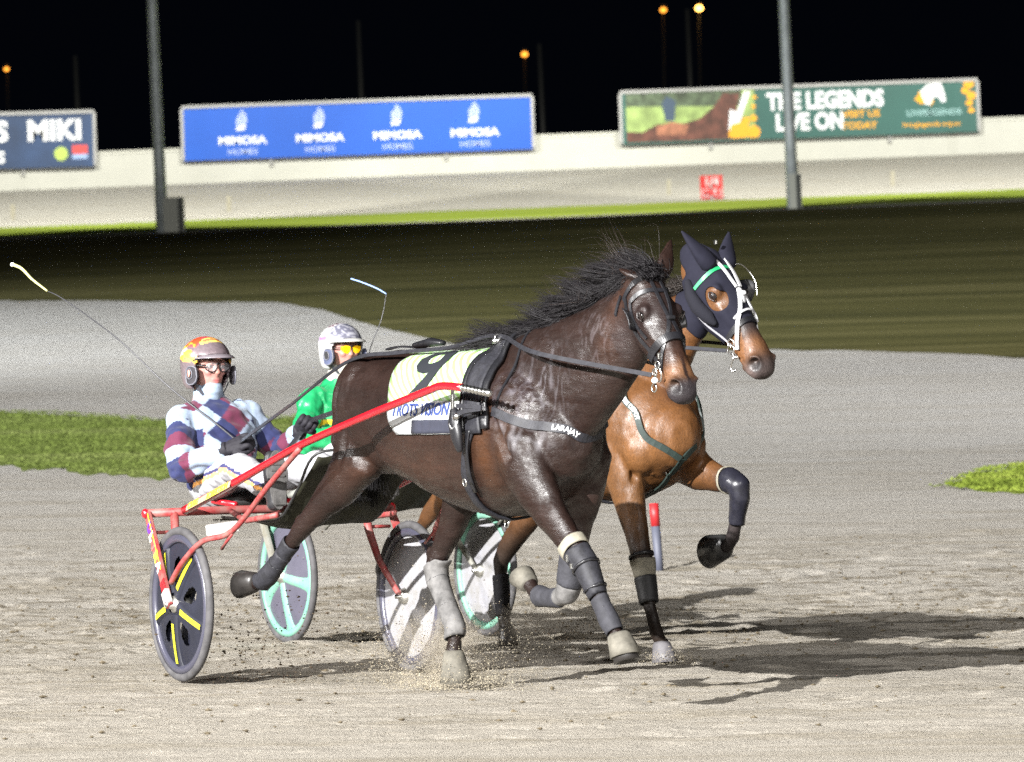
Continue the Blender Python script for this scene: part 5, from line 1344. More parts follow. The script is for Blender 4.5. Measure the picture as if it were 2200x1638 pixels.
def driver(rg, label, off, J, helm, jacket, jm, glasses, scarf, yaw, cuff):
    o = empty('person', rg.loc, rg.rz, off); tag(o, label, 'person')
    fr = Fr3(J['head'], yaw, R(2))
    V = {k: Vector(v) for k, v in J.items() if k != 'stripe'}
    # --- the body, one continuous skin
    mb = head_mesh(fr)
    mid = V['pelvis'].lerp(V['neck'], .5)
    mb.loft([(V['pelvis'], .15, .10), (V['pelvis'].lerp(V['neck'], .3), .13, .095), (mid, .145, .10), (V['pelvis'].lerp(V['neck'], .78), .15, .095), (V['neck'], .07, .06)], 20)
    for s in 'RL':
        mb.tube([V['sh' + s], V['el' + s], V['ha' + s]], [.048, .034, .018], 12); mb.tube([V['hip' + s], V['kn' + s], V['an' + s]], [.078, .052, .036], 12)
        mb.ball(V['sh' + s], .055); mb.ball(V['el' + s], .038); mb.ball(V['kn' + s], .052)
        mb.loft([(V['an' + s] + Vector((.0, 0, -.03)), .034, .04), (V['an' + s] + Vector((.03, 0, .03)), .038, .03), (V['an' + s] + Vector((.035, 0, .10)), .035, .02)], 10)
    me = remesh(mb, .0055, 3, .5)
    v = getv(me); F = np.array(fr.M @ Vector((1, 0, 0))); L_ = np.array(fr.M @ Vector((0, 1, 0))); U = np.array(fr.M @ Vector((0, 0, 1)))
    for s in (-1, 1):
        gbump(v, fr.p(.090, s * .032, .018), .014, -F, .012)
        gbump(v, fr.p(.10, s * .009, -.024), .005, U, .006)
        wgt = seg_w(v, fr.p(.092, s * .020, -.028), fr.p(.082, s * .034, -.052), .006); v -= np.outer(wgt * .003, F)
    wgt = seg_w(v, fr.p(.092, -.022, -.051), fr.p(.092, .022, -.051), .0045); v -= np.outer(wgt * .004, F)
    setv(me, v)
    c = np.tile(np.array([.29, .150, .125]), (len(v), 1))
    def bl(p, r_, col, k=1.):
        q = np.exp(-(((v - np.array(p)) / r_) ** 2).sum(1)) * k; q = np.clip(q, 0, 1)[:, None]; c[:] = c * (1 - q) + np.array(col) * q
    for s in (-1, 1):
        bl(fr.p(.075, s * .045, -.018), .028, (.42, .17, .15), .6); bl(fr.p(-.005, s * .08, -.005), .03, (.55, .24, .19), .5)
    bl(fr.p(.105, 0, -.015), .016, (.56, .24, .19), .6)
    q = np.clip(seg_w(v, fr.p(.090, -.018, -.050), fr.p(.090, .018, -.050), .008) * 1.2, 0, 1)[:, None]; c[:] = c * (1 - q) + np.array([.38, .11, .11]) * q
    q = np.clip(seg_w(v, fr.p(.091, -.022, -.0505), fr.p(.091, .022, -.0505), .0035), 0, 1)[:, None]; c[:] = c * (1 - q) + np.array([.10, .03, .03]) * q
    setcol(me, c); link('body', me, skin, o)
    for s in (-1, 1):
        e = MB().ball(fr.p(.077, s * .032, .018), .0125).obj('eye', mat('eye_white', (.30, .28, .27), .25), o)
        MB().ball(fr.p(.0865, s * .032, .017), .0055).obj('iris', mat('iris_dark', (.03, .025, .03), .1), e)
        MB().tube(catmull([fr.p(.086, s * .018, .042), fr.p(.090, s * .032, .047), fr.p(.078, s * .050, .042)], 4), [.003] * 9, 6).obj('eyebrow', mat('brow_hair', (.09, .05, .035), .8), o)
        MB().tube(catmull([fr.p(.086, s * .020, .020), fr.p(.0905, s * .032, .0285), fr.p(.080, s * .046, .020)], 4), [.002, .0035, .0045, .0045, .005, .0045, .0045, .003, .002], 6).obj('eyelid', mat('skin_lid', (.42, .20, .16), .5), e)
    # --- jacket
    mb = MB(); P_, N_ = V['pelvis'], V['neck']
    tor = [(-.02, .175, .125), (.12, .165, .135), (.32, .172, .135), (.52, .185, .130), (.70, .195, .120), (.84, .165, .105), (.94, .10, .08), (1.02, .065, .065)]
    mb.loft([(P_.lerp(N_, t), a, b) for t, a, b in tor], 26, e=2.3)
    for s in 'RL':
        sgn = -1 if s == 'R' else 1; S_, E_, W_ = V['sh' + s], V['el' + s], V['ha' + s]; fd = (W_ - E_).normalized(); cu = W_ - fd * .07
        mb.ball(S_, (.075, .068, .072))
        mb.loft([(S_ + Vector((.0, -sgn * .05, .01)), .070, .075), (S_, .068, .072), (S_.lerp(E_, .45), .066, .070), (S_.lerp(E_, .85), .060, .064), (E_ + (E_ - S_).normalized() * .01, .058, .060)], 16, (0, 0, 1))
        mb.ball(E_, .060)
        mb.loft([(E_ - fd * .01, .058, .060), (E_.lerp(cu, .4), .056, .056), (E_.lerp(cu, .8), .047, .047), (cu, .038, .040)], 16, (0, 0, 1))
    me = remesh(mb, .0068, 4, .5)
    v = getv(me); n = getn(me)
    # cloth folds: stretched noise, deeper near elbows and waist
    fold = np.array([nz((p[0] * 1.0, p[1] * 1.0, p[2] * 2.2), 9, 2.) + .7 * nz((p[0] * 2.2, p[1] * 1.2, p[2] * 1.3), 13, 5.) + .35 * nz(p, 30) for p in v])
    dv = np.minimum(np.linalg.norm(v - np.array(V['elR']), axis=1), np.linalg.norm(v - np.array(V['elL']), axis=1)); near = np.exp(-(dv / .12) ** 2) + np.exp(-((v[:, 2] - P_.z - .03) / .07) ** 2)
    v += n * (fold * (.011 + .008 * near))[:, None]
    for k in range(5):   # creases radiating at the crook of the arm
        for s in 'RL':
            E_ = np.array(V['el' + s]); a = E_ + np.array([.05, 0, .03 + .012 * k]); b = a + np.array([-.05 + .02 * k, .05 * (1 if s == 'R' else -1), .06]); v -= n * (seg_w(v, a, b, .006) * .006)[:, None]
    setv(me, v); setcol(me, jacket(v, V)); link('jacket', me, jm, o)
    # collar / neck warmer
    f_ = scarf[1]; nk = V['neck']
    mb = MB(); hp = fr.p(0, 0, -.075)
    mb.loft([(nk + Vector((0, 0, -.02)), .078, .078), (nk.lerp(hp, .35), .070, .073), (nk.lerp(hp, .75), .064, .072), (fr.p(.005, 0, -.085), .058, .068)], 20, tuple(fr.M @ Vector((0, 1, 0))))
    mb.loft([(fr.p(.020, 0, -.118), .050, .052), (fr.p(.044, 0, -.100), .054, .056), (fr.p(.054, 0, -.080), .050, .047)], 18, tuple(fr.M @ Vector((0, 1, 0))))
    me = remesh(mb, .006, 3); v = getv(me); v += getn(me) * np.array([.0035 * nz((p[0], p[1], p[2] * 4), 16) for p in v])[:, None]; setv(me, v)
    link('neck_warmer', me, scarf[0], o)
    # --- trousers
    mb = MB()
    mb.loft([(P_ + Vector((-.04, 0, -.02)), .165, .115), (P_ + Vector((.03, 0, -.02)), .175, .105), (P_ + Vector((.12, 0, .01)), .165, .085)], 22)
    for s in 'RL':
        H_, K_, A_ = V['hip' + s], V['kn' + s], V['an' + s]
        mb.loft([(H_ + Vector((-.05, 0, -.01)), .085, .085), (H_.lerp(K_, .25), .085, .083), (H_.lerp(K_, .6), .074, .074), (K_, .063, .064)], 18)
        mb.ball(K_, .067)
        mb.loft([(K_, .064, .066), (K_.lerp(A_, .35), .066, .066), (K_.lerp(A_, .75), .056, .058), (A_ - (A_ - K_).normalized() * .02, .052, .054)], 18)
    me = remesh(mb, .0068, 4)
    v = getv(me); n = getn(me); fold = np.array([nz((p[0] * 2.4, p[1], p[2] * 1.6), 9, 8.) + .5 * nz(p, 22, 3.) for p in v]); v += n * (fold * .015)[:, None]; setv(me, v)
    c = np.tile(np.array([.27, .27, .285]), (len(v), 1))
    if J.get('stripe'):
        # side stripe, navy over orange, on the outside of each leg; a curled purple-blue logo on the thigh
        for s, sg in (('R', -1), ('L', 1)):
            H_, K_, A_ = (np.array(V[k + s]) for k in ('hip', 'kn', 'an'))
            for a, b in ((H_, K_), (K_, A_)):
                ab = b - a; t = ((v - a) @ ab) / (ab @ ab); q = v - (a + np.clip(t, 0, 1)[:, None] * ab); side_ = q[:, 1] * sg
                ok = (side_ > .02) & (t > -.1) & (t < 1.05)
                c[ok & (np.abs(q[:, 2] - .012) < .0075)] = (.03, .03, .09); c[ok & (np.abs(q[:, 2] + .006) < .0085)] = (.75, .36, .10)
    setcol(me, c); tr_ = link('trousers', me, pants_m, o)
    if J.get('stripe'):
        b_ = bvh(me); off_ = Vector(off); g = MB()
        for rr_, a0, a1 in ((.040, .4, 4.2), (.030, .2, 4.0), (.018, 0, 3.6)):
            pts = []; ns = []
            for a in np.linspace(a0, a1, 16):
                q = V['hipR'].lerp(V['knR'], .40) + Vector((rr_ * 1.15 * math.cos(a), -.12, .045 + rr_ * math.sin(a))) - off_
                h_ = b_.ray_cast(q, Vector((0, 1, -.15)).normalized())
                if h_[0]: pts.append(h_[0] + h_[1] * .002 + off_); ns.append(h_[1])
            if len(pts) > 3: g.ribbon(pts, ns, [.0035 + .004 * math.sin(math.pi * i / (len(pts) - 1)) for i in range(len(pts))], .001)
        lo_ = g.obj('logo', mat('logo_violet', (.10, .07, .42), .6), tr_, False)
    # --- boots
    for s in 'RL':
        A_ = V['an' + s]; fw_ = Vector((1, 0, .10)).normalized(); up = Vector((-.12, 0, 1)).normalized()
        hl = A_ + Vector((.035, 0, -.075)); mb = MB()
        mb.loft([(A_ - (A_ - V['kn' + s]).normalized() * .12, .050, .052), (A_ - (A_ - V['kn' + s]).normalized() * .04, .044, .048), (A_ + Vector((.01, 0, -.01)), .042, .050)], 16)
        mb.loft([(hl, .034, .036), (hl + up * .06, .036, .042), (hl + up * .13, .044, .034), (hl + up * .19, .042, .026), (hl + up * .225, .030, .020)], 16, e=2.4)
        me = remesh(mb, .006, 3); bo = link('boot', me, boot_m, o)
        c0 = hl + fw_ * .040 - up * .008; g = MB(); K = 28; vs = []
        for dz in (0, .014):
            for i in range(K):
                a = 2 * math.pi * i / K; lx = math.cos(a); ly = math.sin(a); t_ = (lx + 1) / 2
                wd = .036 + .012 * math.sin(math.pi * min(1, t_ * .95)) + (.004 if t_ > .5 else 0) - .008 * math.exp(-((t_ - .35) / .12) ** 2)
                vs.append(c0 + up * (.115 + .130 * lx) + Vector((0, 1, 0)) * wd * ly + fw_ * dz)
        g.add(vs, [tuple(reversed(range(K))), tuple(K + i for i in range(K))] + [(i, (i + 1) % K, K + (i + 1) % K, K + i) for i in range(K)])
        so = g.obj('sole', sole_m, bo, False, .002)
        MB().box(c0 + up * .035 + fw_ * .020, (.016, .060, .065)).obj('heel', sole_m, bo, False, .004)
        for k in range(5): MB().box(c0 + up * (.105 + .026 * k) + fw_ * .016, (.006, .066, .010)).obj('tread', sole_m, bo, False, .002)
    # --- gloves with five fingers
    for s in 'RL':
        mb = MB(); curl_hand(mb, V['ha' + s], V['ha' + s] - V['el' + s], (.45, -.75 if s == 'R' else .3, .6), 1 if s == 'L' else -1)
        fd = (V['ha' + s] - V['el' + s]).normalized(); mb.tube([V['ha' + s] - fd * .085, V['ha' + s] - fd * .05], [.036, .031], 14)
        me = remesh(mb, .0034, 2, .4); v = getv(me); v += getn(me) * .0032; v += getn(me) * np.array([.0012 * nz(p, 60) for p in v])[:, None]; setv(me, v); gl = link('glove', me, glove_m, o)
        MB().tube([V['ha' + s] - fd * .092, V['ha' + s] - fd * .080], [.040, .039], 16).obj('cuff_band', cuff, gl)
    # --- helmet
    hm = empty('helmet'); hm.parent = o; hm.location = fr.c - Vector(off); hm.rotation_euler = fr.M.to_euler(); OFF.pop('helmet', None); OFF.pop(hm.name, None)
    def put(me_or_mb, name, m, par=hm, smooth=True, th=0.):
        me = me_or_mb.mesh(name) if isinstance(me_or_mb, MB) else me_or_mb
        q = bpy.data.objects.new(name, me); COL.objects.link(q)
        if not me.materials: me.materials.append(m)
        q.parent = par; me.polygons.foreach_set('use_smooth', [smooth] * len(me.polygons))
        if th: md = q.modifiers.new('t', 'SOLIDIFY'); md.thickness = th; md.offset = -1
        return q
    a_, b_, c_ = .132, .110, .114; zc = .038; NU, NV = 72, 44; vs = []; fs = []; cols = []
    for i in range(NV + 1):
        th_ = math.pi * .98 * i / NV
        for j in range(NU):
            ph = 2 * math.pi * j / NU; x = a_ * math.sin(th_) * math.cos(ph); y = b_ * math.sin(th_) * math.sin(ph); z = c_ * math.cos(th_)
            if z < 0: k_ = min(1 / max(math.sin(th_), .02), 3.) ** .75; x *= k_; y *= k_ * (1 + .05 * z / c_); z *= 1.18
            x -= .012 + (.012 if x < 0 else 0) * abs(x) / a_
            vs.append((x, y, z + zc)); cols.append(helm((x / a_, y / b_, z / c_)))
    def ok(p):
        x, y, z = p; z -= zc; az = abs(math.degrees(math.atan2(y, x)))
        if z > .020 + .012 * math.cos(math.radians(az)): return True
        if az < 56: return False
        if az < 86: return z > .01 - .125 * ((az - 56) / 30) ** .8
        return z > -.125
    for i in range(NV):
        for j in range(NU):
            q = (i * NU + j, (i + 1) * NU + j, (i + 1) * NU + (j + 1) % NU, i * NU + (j + 1) % NU); cen = sum((Vector(vs[k]) for k in q), Vector((0, 0, 0))) / 4
            if ok(cen): fs.append(q)
    me = bpy.data.meshes.new('shell'); me.from_pydata(vs, [], fs); 
    bm = bmesh.new(); bm.from_mesh(me); bmesh.ops.delete(bm, geom=[q for q in bm.verts if not q.link_faces], context='VERTS'); bm.to_mesh(me); bm.free()
    setcol(me, np.array([helm(((q.co.x) / a_, q.co.y / b_, (q.co.z - zc) / c_)) for q in me.vertices]))
    put(me, 'shell', mat('helmet_paint', (.5, .5, .5), .28, .5, coat=.5, attr='Col'), th=.010)
    # peak
    g = MB(); vs = []; fs = []
    for i in range(17):
        t_ = -1 + i / 8; az = t_ * R(64)
        for j, (d, dz) in enumerate(((0, .006), (.022, .002), (.042, -.008), (.046, -.012), (.042, -.014), (.0, -.004))):
            k_ = math.cos(t_ * 1.45) ** .8 if abs(t_) < .999 else .05
            vs.append(((a_ + .0 + d * k_) * math.cos(az) - .012, (b_ + .002 + d * k_ * .6) * math.sin(az), zc + .032 + dz * k_ - .018 * t_ * t_))
    for i in range(16):
        for j in range(6): q = i * 6; r2 = (i + 1) * 6; fs.append((q + j, r2 + j, r2 + (j + 1) % 6, q + (j + 1) % 6))
    me = g.add(vs, fs).mesh('peak'); setcol(me, np.array([helm((2, 0, 0))] * len(me.vertices))); put(me, 'peak', mat('helmet_paint'))
    put(MB().tube([(a_ * math.cos(az) - .014, b_ * .985 * math.sin(az), zc + .022 - .018 * (az / R(64)) ** 2) for az in np.linspace(-R(64), R(64), 20)], .0045, 8), 'rim_trim', mat('trim_dark', (.03, .03, .035), .5))
    for s in (-1, 1):
        pad = mat('pad_' + ('blue' if glasses[0] == 'amber' else 'grey'), (.05, .06, .11) if glasses[0] == 'amber' else (.025, .023, .028), .6, .4, var=(50, .35))
        yb = s * (b_ - .002)
        ol = [(.026 + (x_ + .002) * .86, z_ * .86 - .006) for x_, z_ in [(.058, .000), (.062, -.018), (.066, -.046), (.060, -.070), (.040, -.086), (.010, -.090), (-.012, -.080), (-.020, -.048), (-.016, -.012), (.004, .006), (.036, .008)]]
        g = MB(); n_ = len(ol); vs = []
        for dy in (0, s * .010):
            for x, z in ol: vs.append((x, yb + dy - s * 2.2 * x * x, z + zc - .022))
        hole = [(x_ + .024, z_) for x_, z_ in [(.004, -.014), (.022, -.010), (.034, -.026), (.034, -.048), (.018, -.058), (.000, -.050), (-.006, -.028)]]
        g.add(vs, [tuple(range(n_)), tuple(reversed(range(n_, 2 * n_)))] + [(i, (i + 1) % n_, n_ + (i + 1) % n_, n_ + i) for i in range(n_)])
        ep = put(g, 'ear_piece', pad, smooth=False)
        put(MB().tube([(x, yb + s * .009 - s * 2.2 * x * x, z + zc - .022) for x, z in ol], .0035, 6, closed=True), 'piping', mat('piping_grey', (.10, .10, .12), .5), ep)
        put(MB().add([(x * 1., yb + s * .0108 - s * 2.2 * x * x, z + zc - .022) for x, z in hole], [tuple(range(len(hole)))]), 'ear_hole', mat('ear_shadow', (.012, .012, .014), .9), ep, False)
        put(MB().tube([(x, yb + s * .0115 - s * 2.2 * x * x, z + zc - .022) for x, z in hole], .0025, 6, closed=True), 'piping', mat('piping_grey'), ep)
        if glasses[0] != 'amber':
            put(MB().loft([((.036, yb + s * .009, zc - .042), .004, .009), ((.042, yb + s * .010, zc - .053), .005, .010), ((.038, yb + s * .009, zc - .068), .003, .006)], 10, (0, 1, 0)), 'ear', mat('ear_skin', (.52, .24, .19), .5), ep)
        g = MB(); g.ribbon(catmull([(.040, s * .088, -.055), (.046, s * .070, -.085), (.056, s * .040, -.118), (.060, 0, -.128)], 5), [(.3, s, -.5)] * 16, .016, .003); put(g, 'chin_strap', mat('strap_dark', (.04, .04, .05), .6), smooth=False)
    # --- glasses
    kind, lens = glasses; gm = mat('glasses_frame', (.008, .008, .009), .35, .5)
    gb = empty('glasses'); gb.parent = o; gb.location = hm.location; gb.rotation_euler = hm.rotation_euler; OFF.pop(gb.name, None)
    for s in (-1, 1):
        ol = [(.006, .030), (.030, .036), (.056, .030), (.062, .016), (.056, .002), (.034, -.008), (.016, -.004), (.009, .012)] if kind != 'amber' else [(.006, .030), (.032, .035), (.060, .030), (.060, .014), (.044, -.002), (.024, -.008), (.010, .004)]
        def sp_(y, z): return (.103 - 2.6 * y * y, s * y, z)
        g = MB(); n_ = len(ol); cen = (.033, .013); vs = [sp_(*cen)] + [sp_(cen[0] + (y - cen[0]) * .5, cen[1] + (z - cen[1]) * .5) for y, z in ol] + [sp_(y, z) for y, z in ol]
        fs = [(0, 1 + i, 1 + (i + 1) % n_) for i in range(n_)] + [(1 + i, 1 + n_ + i, 1 + n_ + (i + 1) % n_, 1 + (i + 1) % n_) for i in range(n_)]
        put(g.add(vs, fs), 'lens', lens, gb)
        if kind != 'amber': put(MB().tube(catmull([sp_(*p) for p in ol[3:] + ol[:1]], 4), .0030, 6), 'frame', gm, gb)
        put(MB().tube([sp_(.060, .022), (.075, s * .078, .022), (.02, s * .086, .018)], .0045 if kind != 'amber' else .003, 6), 'temple', gm, gb)
    put(MB().tube([(.1045, -.010, .030), (.107, 0, .033), (.1045, .010, .030)], .0028, 6), 'bridge', gm, gb)
    return o, V

def glass_mat(name, col, al, rough=.05):
    m = mat(name, col, rough, .8, coat=.5, alpha=al); return m
def harlequin(v, V):
    c = np.zeros((len(v), 3)); pal = np.array([NAVY, MAROON, SKY])
    P_, N_ = np.array(V['pelvis']), np.array(V['neck'])
    ax = (N_ - P_) / np.linalg.norm(N_ - P_); t = (v - P_) @ ax; lat = v[:, 1] - P_[1]; fr_ = (v[:, 0] - (P_[0] + ax[0] * t))
    u = (np.arctan2(lat, fr_ + .02) * .155) / .165; w_ = t / .15
    i = np.floor(u + w_ + .35); j = np.floor(w_ - u + .15); idx = ((i + 2 * j) % 3).astype(int)
    best = np.full(len(v), .105)
    for s, sg in (('R', -1), ('L', 1)):
        S_, E_, W_ = (np.array(V[k + s]) for k in ('sh', 'el', 'ha')); run = 0.
        for a, b in ((S_, E_), (E_, W_)):
            ab = b - a; L_ = np.linalg.norm(ab); tt = ((v - a) @ ab) / L_ ** 2; d = np.linalg.norm(v - (a + np.clip(tt, 0, 1)[:, None] * ab), axis=1)
            d = d + np.where((a is S_) & (tt < 0), .03, 0)
            m = d < best; m = m & ((v[:, 1] - (P_[1] + sg * .10)) * sg > 0) if a is S_ else m
            q = run + np.clip(tt, 0, 1) * L_; phi = np.arctan2(v[:, 2] - a[2], v[:, 1] - a[1])
            # diagonal bands round the sleeve; forearm end is plain pale blue
            k = np.floor((q + .022 * np.sin(phi + run * 4)) / .066).astype(int)
            seq = np.array([2, 0, 1, 2, 0, 1, 2, 2, 2]); idx = np.where(m, seq[np.clip(k, 0, 8)], idx); best = np.where(m, d, best); run += L_
    c = pal[idx]
    zt = t > np.linalg.norm(N_ - P_) * .96; c[zt] = SKY
    return c
def green_silk(v, V):
    c = np.tile(np.array([.010, .205, .070]), (len(v), 1)); P_ = np.array(V['pelvis']); N_ = np.array(V['neck'])
    ax = (N_ - P_) / np.linalg.norm(N_ - P_); t = (v - P_) @ ax
    st = (np.abs(np.linalg.norm((v - (P_ + np.array([.1, -.10, .17])))[:, 1:], axis=1) - .055) < .012) & (v[:, 0] > P_[0]); c[st] = (.75, .55, .03)
    return c
def helm1(p):
    x, y, z = p
    if x > 1.5: return (.15, .13, .145)
    base = Vector((.13, .10, .11)); s_ = z + .25 * x + .06 * nz((x, y, z), 6)
    if z > -.25 and x < .55:
        f = nz((x * 1.2, y * .7, z * 2.6), 2.2, 3.); g_ = z + .45 * x
        if .18 < g_ < .42: return (.80, .52, .05) if f > -.25 else (.7, .66, .6)
        if .42 <= g_ < .95 and f > -.12 and x < .25: return (.62, .055, .02) if f > .05 else (.78, .30, .03)
        if -.1 < g_ <= .18 and x < -.2: return (.75, .40, .05) if f > 0 else (.70, .62, .55)
    for lv in (.02, .16):
        if abs(z + .32 * x * abs(x) - lv) < .028: return (.70, .38, .07)
    if math.hypot(x - .35, z - .86) < .16 and abs(y) < .55: return (.72, .52, .10) if math.hypot(x - .35, z - .86) > .07 else (.4, .08, .05)
    if z > .6 and x < .3: return (.42, .05, .06)
    k = .85 + .3 * nz((x, y, z), 12); return (base.x * k, base.y * k, base.z * k)
def helm2(p):
    x, y, z = p
    if x > 1.5: return (.36, .355, .34)
    if x > .12 and z > .25 and abs(y) < .85:
        k = nz((x, y, z), 7) + .5 * nz((x, y, z), 17); return (.09, .09, .12) if k > -.02 else (.24, .24, .27)
    if z > .80 and x < .1: return (.10, .06, .08) if nz((x, y, z), 9) > -.1 else (.4, .38, .38)
    if abs(z - .30 - .12 * x) < .085 and -.45 < x < .1: return (.34, .13, .38)
    if abs(z - .30 - .12 * x) < .10 and x < .2: return (.30, .28, .36)
    return (.40, .40, .40)
J1 = dict(head=(-.745, -.098, 1.375), neck=(-.755, -.085, 1.235), pelvis=(-.60, -.085, .865), shR=(-.690, -.255, 1.145), shL=(-.735, .095, 1.165), elR=(-.485, -.345, .925), elL=(-.70, .235, .985),
          haR=(-.285, -.155, 1.034), haL=(-.45, .255, 1.118), hipR=(-.57, -.165, .855), hipL=(-.57, .02, .855), knR=(-.12, -.225, .930), knL=(-.12, .16, .935), anR=(.345, -.270, .845), anL=(.345, .270, .875), stripe=True)
D1, V1 = driver(RIG1, 'driver in navy, maroon and pale blue harlequin jacket and flame painted helmet', (-.6, -.08, .8), J1, helm1, harlequin, cloth_pat,
                ('clear', glass_mat('lens_clear', (.5, .48, .5), .16)), (mat('scarf_blue', (.20, .25, .32), .85, .2, var=(30, .08)), 0), R(6), mat('cuff_blue', (.28, .34, .42), .8))
J2 = dict(head=(-.50, 0, 1.490), neck=(-.53, 0, 1.345), pelvis=(-.56, -.02, .90), shR=(-.505, -.185, 1.235), shL=(-.545, .18, 1.235), elR=(-.36, -.290, 1.01), elL=(-.36, .28, 1.01), haR=(-.16, -.10, 1.09), haL=(-.14, .13, 1.12),
          hipR=(-.53, -.11, .89), hipL=(-.53, .09, .89), knR=(-.06, -.20, .975), knL=(-.06, .19, .975), anR=(.36, -.270, .845), anL=(.36, .270, .860))
D2, V2 = driver(RIG2, 'driver in shiny green silks, white helmet and amber glasses behind the dark horse', (-.5, 0, .8), J2, helm2, green_silk, silk_m,
                ('amber', glass_mat('lens_amber', (.90, .48, .0), .88, .12)), (mat('scarf_cream', (.30, .285, .25), .85, .2, var=(30, .08)), 0), R(4), mat('cuff_white', (.4, .4, .39), .8))

# ------------------------------------------------------------------ reins and whips
def held(name, label, cat, rg, off):
    o = empty(name, rg.loc, rg.rz, off); return tag(o, label, cat)
rein_m = mat('rein_leather', (.022, .022, .026), .35, .5, coat=.3, var=(40, .3))
def reins(rg, label, V, bits, terrets, croup):
    o = held('reins', label, 'reins', rg, (.5, 0, 1.2))
    for s, k in ((-1, 'R'), (1, 'L')):
        h = V['ha' + k]; pts = [h + Vector((-.02, -s * .01, -.02)), h + Vector((.03, -s * .005, .01)), *croup(s), terrets(s), *bits(s)]
        cv = catmull(pts, 10); ns = [Vector((0, s, .55 if s < 0 else .8))] * len(cv)
        MB().ribbon(cv, ns, [.022 if i < len(cv) * .36 else .018 for i in range(len(cv))], .004).obj('rein', rein_m, o, False)
    a, b = V['haR'], V['haL']
    MB().ribbon(catmull([a + Vector((-.02, 0, -.02)), a.lerp(b, .3) + Vector((-.06, 0, -.10)), a.lerp(b, .7) + Vector((-.06, 0, -.12)), b + Vector((-.02, 0, -.02))], 8), [(1, 0, .3)] * 25, .022, .004).obj('rein_loop', rein_m, o, False)
    return o
reins(RIG1, 'black leather reins running from the harlequin driver over the dark horse to its bit', V1,
      lambda s: ([Vector((2.70, -.16, 1.385)), Vector(hd1.pt(.475, -.125, -.088))] if s < 0 else [Vector((2.70, .22, 1.37)), Vector(hd1.pt(.475, -.125, .088))]),
      lambda s: Vector((2.18, s * .075, 1.465)), lambda s: [Vector((.30, s * .15, 1.205)), Vector((1.00, s * .19, 1.385)), Vector((1.40, s * .15, 1.412)), Vector((1.80, s * .11, 1.425))])
reins(RIG2, 'black leather reins of the bay horse, held by the driver in green', V2,
      lambda s: ([Vector((2.85, -.22, 1.47)), Vector(hd2.pt(.455, -.135, -.085))] if s < 0 else [Vector((2.85, .24, 1.47)), Vector(hd2.pt(.455, -.135, .085))]),
      lambda s: Vector((2.43, s * .075, 1.465)), lambda s: [Vector((.60, s * .14, 1.27)), Vector((1.36, s * .19, 1.385)), Vector((1.8, s * .15, 1.412))])
o = held('whip', 'long thin dark whip with a pale yellow lash, held by the driver in harlequin colours', 'whip', RIG1, (-.4, -.1, 1.03))
cv = catmull([(-.345, -.07, 1.00), (-.50, -.14, 1.11), (-.72, -.30, 1.30), (-.90, -.47, 1.52), (-1.01, -.68, 1.70), (-1.045, -.755, 1.745)], 10)
MB().tube(cv, [.0050 - .0030 * i / (len(cv) - 1) for i in range(len(cv))], 8).obj('shaft', mat('whip_black', (.03, .03, .035), .4), o)
cv = catmull([(-1.045, -.755, 1.745), (-1.09, -.81, 1.80), (-1.13, -.845, 1.850), (-1.165, -.875, 1.870)], 8)
MB().tube(cv, [.0045 + .0035 * i / (len(cv) - 1) for i in range(len(cv))], 8).obj('lash', mat('whip_lash', (.50, .50, .20), .6), o); MB().ball((-1.166, -.876, 1.870), (.012, .010, .010)).obj('lash_tip', mat('lash_white', (.7, .7, .6), .6), o)
o = held('whip', 'thin black whip with a pale blue lash rising beside the white helmet', 'whip', RIG2, (-.14, .13, 1.1))
cv = catmull([(-.12, .12, 1.08), (-.40, .19, 1.30), (-.60, .205, 1.46), (-.575, .27, 1.66), (-.572, .30, 1.795)], 10)
MB().tube(cv, [.0045 - .0030 * i / (len(cv) - 1) for i in range(len(cv))], 8).obj('shaft', mat('whip_black'), o)
cv = catmull([(-.572, .30, 1.795), (-.60, .26, 1.825), (-.66, .20, 1.860), (-.70, .155, 1.880)], 6)
MB().tube(cv, .0038, 6).obj('lash', mat('lash_blue', (.22, .34, .62), .6), o)

# ------------------------------------------------------------------ dirt kicked up by hooves and wheels
def grit(name, label, clouds, m, seed):
    rr = random.Random(seed); g = MB()
    for rg, c, sp_, n, r0, r1 in clouds:
        Rm = Matrix.Rotation(rg.rz, 3, 'Z')
        for _ in range(n):
            p = Vector((c[0] + rr.gauss(0, sp_[0]), c[1] + rr.gauss(0, sp_[1]), max(.004, c[2] + rr.gauss(0, sp_[2])))); r_ = r0 + (r1 - r0) * rr.random() ** 3
            q = Rm @ p + Vector(rg.loc); vs = []
            for dx, dy, dz in ((1, 0, 0), (-1, 0, 0), (0, 1, 0), (0, -1, 0), (0, 0, 1), (0, 0, -1)): vs.append(q + Vector((dx * rr.uniform(.5, 1.4), dy * rr.uniform(.5, 1.4), dz * rr.uniform(.4, .9))) * r_)
            g.add(vs, [(0, 2, 4), (2, 1, 4), (1, 3, 4), (3, 0, 4), (2, 0, 5), (1, 2, 5), (3, 1, 5), (0, 3, 5)])
    o = link(name, g.mesh(name, False), m, None, False); return tag(o, label, 'dirt', kind='stuff')
dirt_dark = mat('damp_dirt', (.07, .052, .035), .95, .1); dirt_pale = mat('dry_dirt', (.30, .265, .20), .95, .1)
grit('dirt_spray', 'dark clods of dirt flying behind the near sulky wheel', [(RIG1, (-.15, -.10, .20), (.22, .22, .12), 420, .002, .009), (RIG1, (.25, -.25, .10), (.25, .15, .09), 300, .002, .007), (RIG2, (.1, -.35, .30), (.3, .2, .2), 200, .0015, .007), (RIG1, (-.2, -.3, .35), (.4, .3, .22), 60, .002, .006)], dirt_dark, 3)
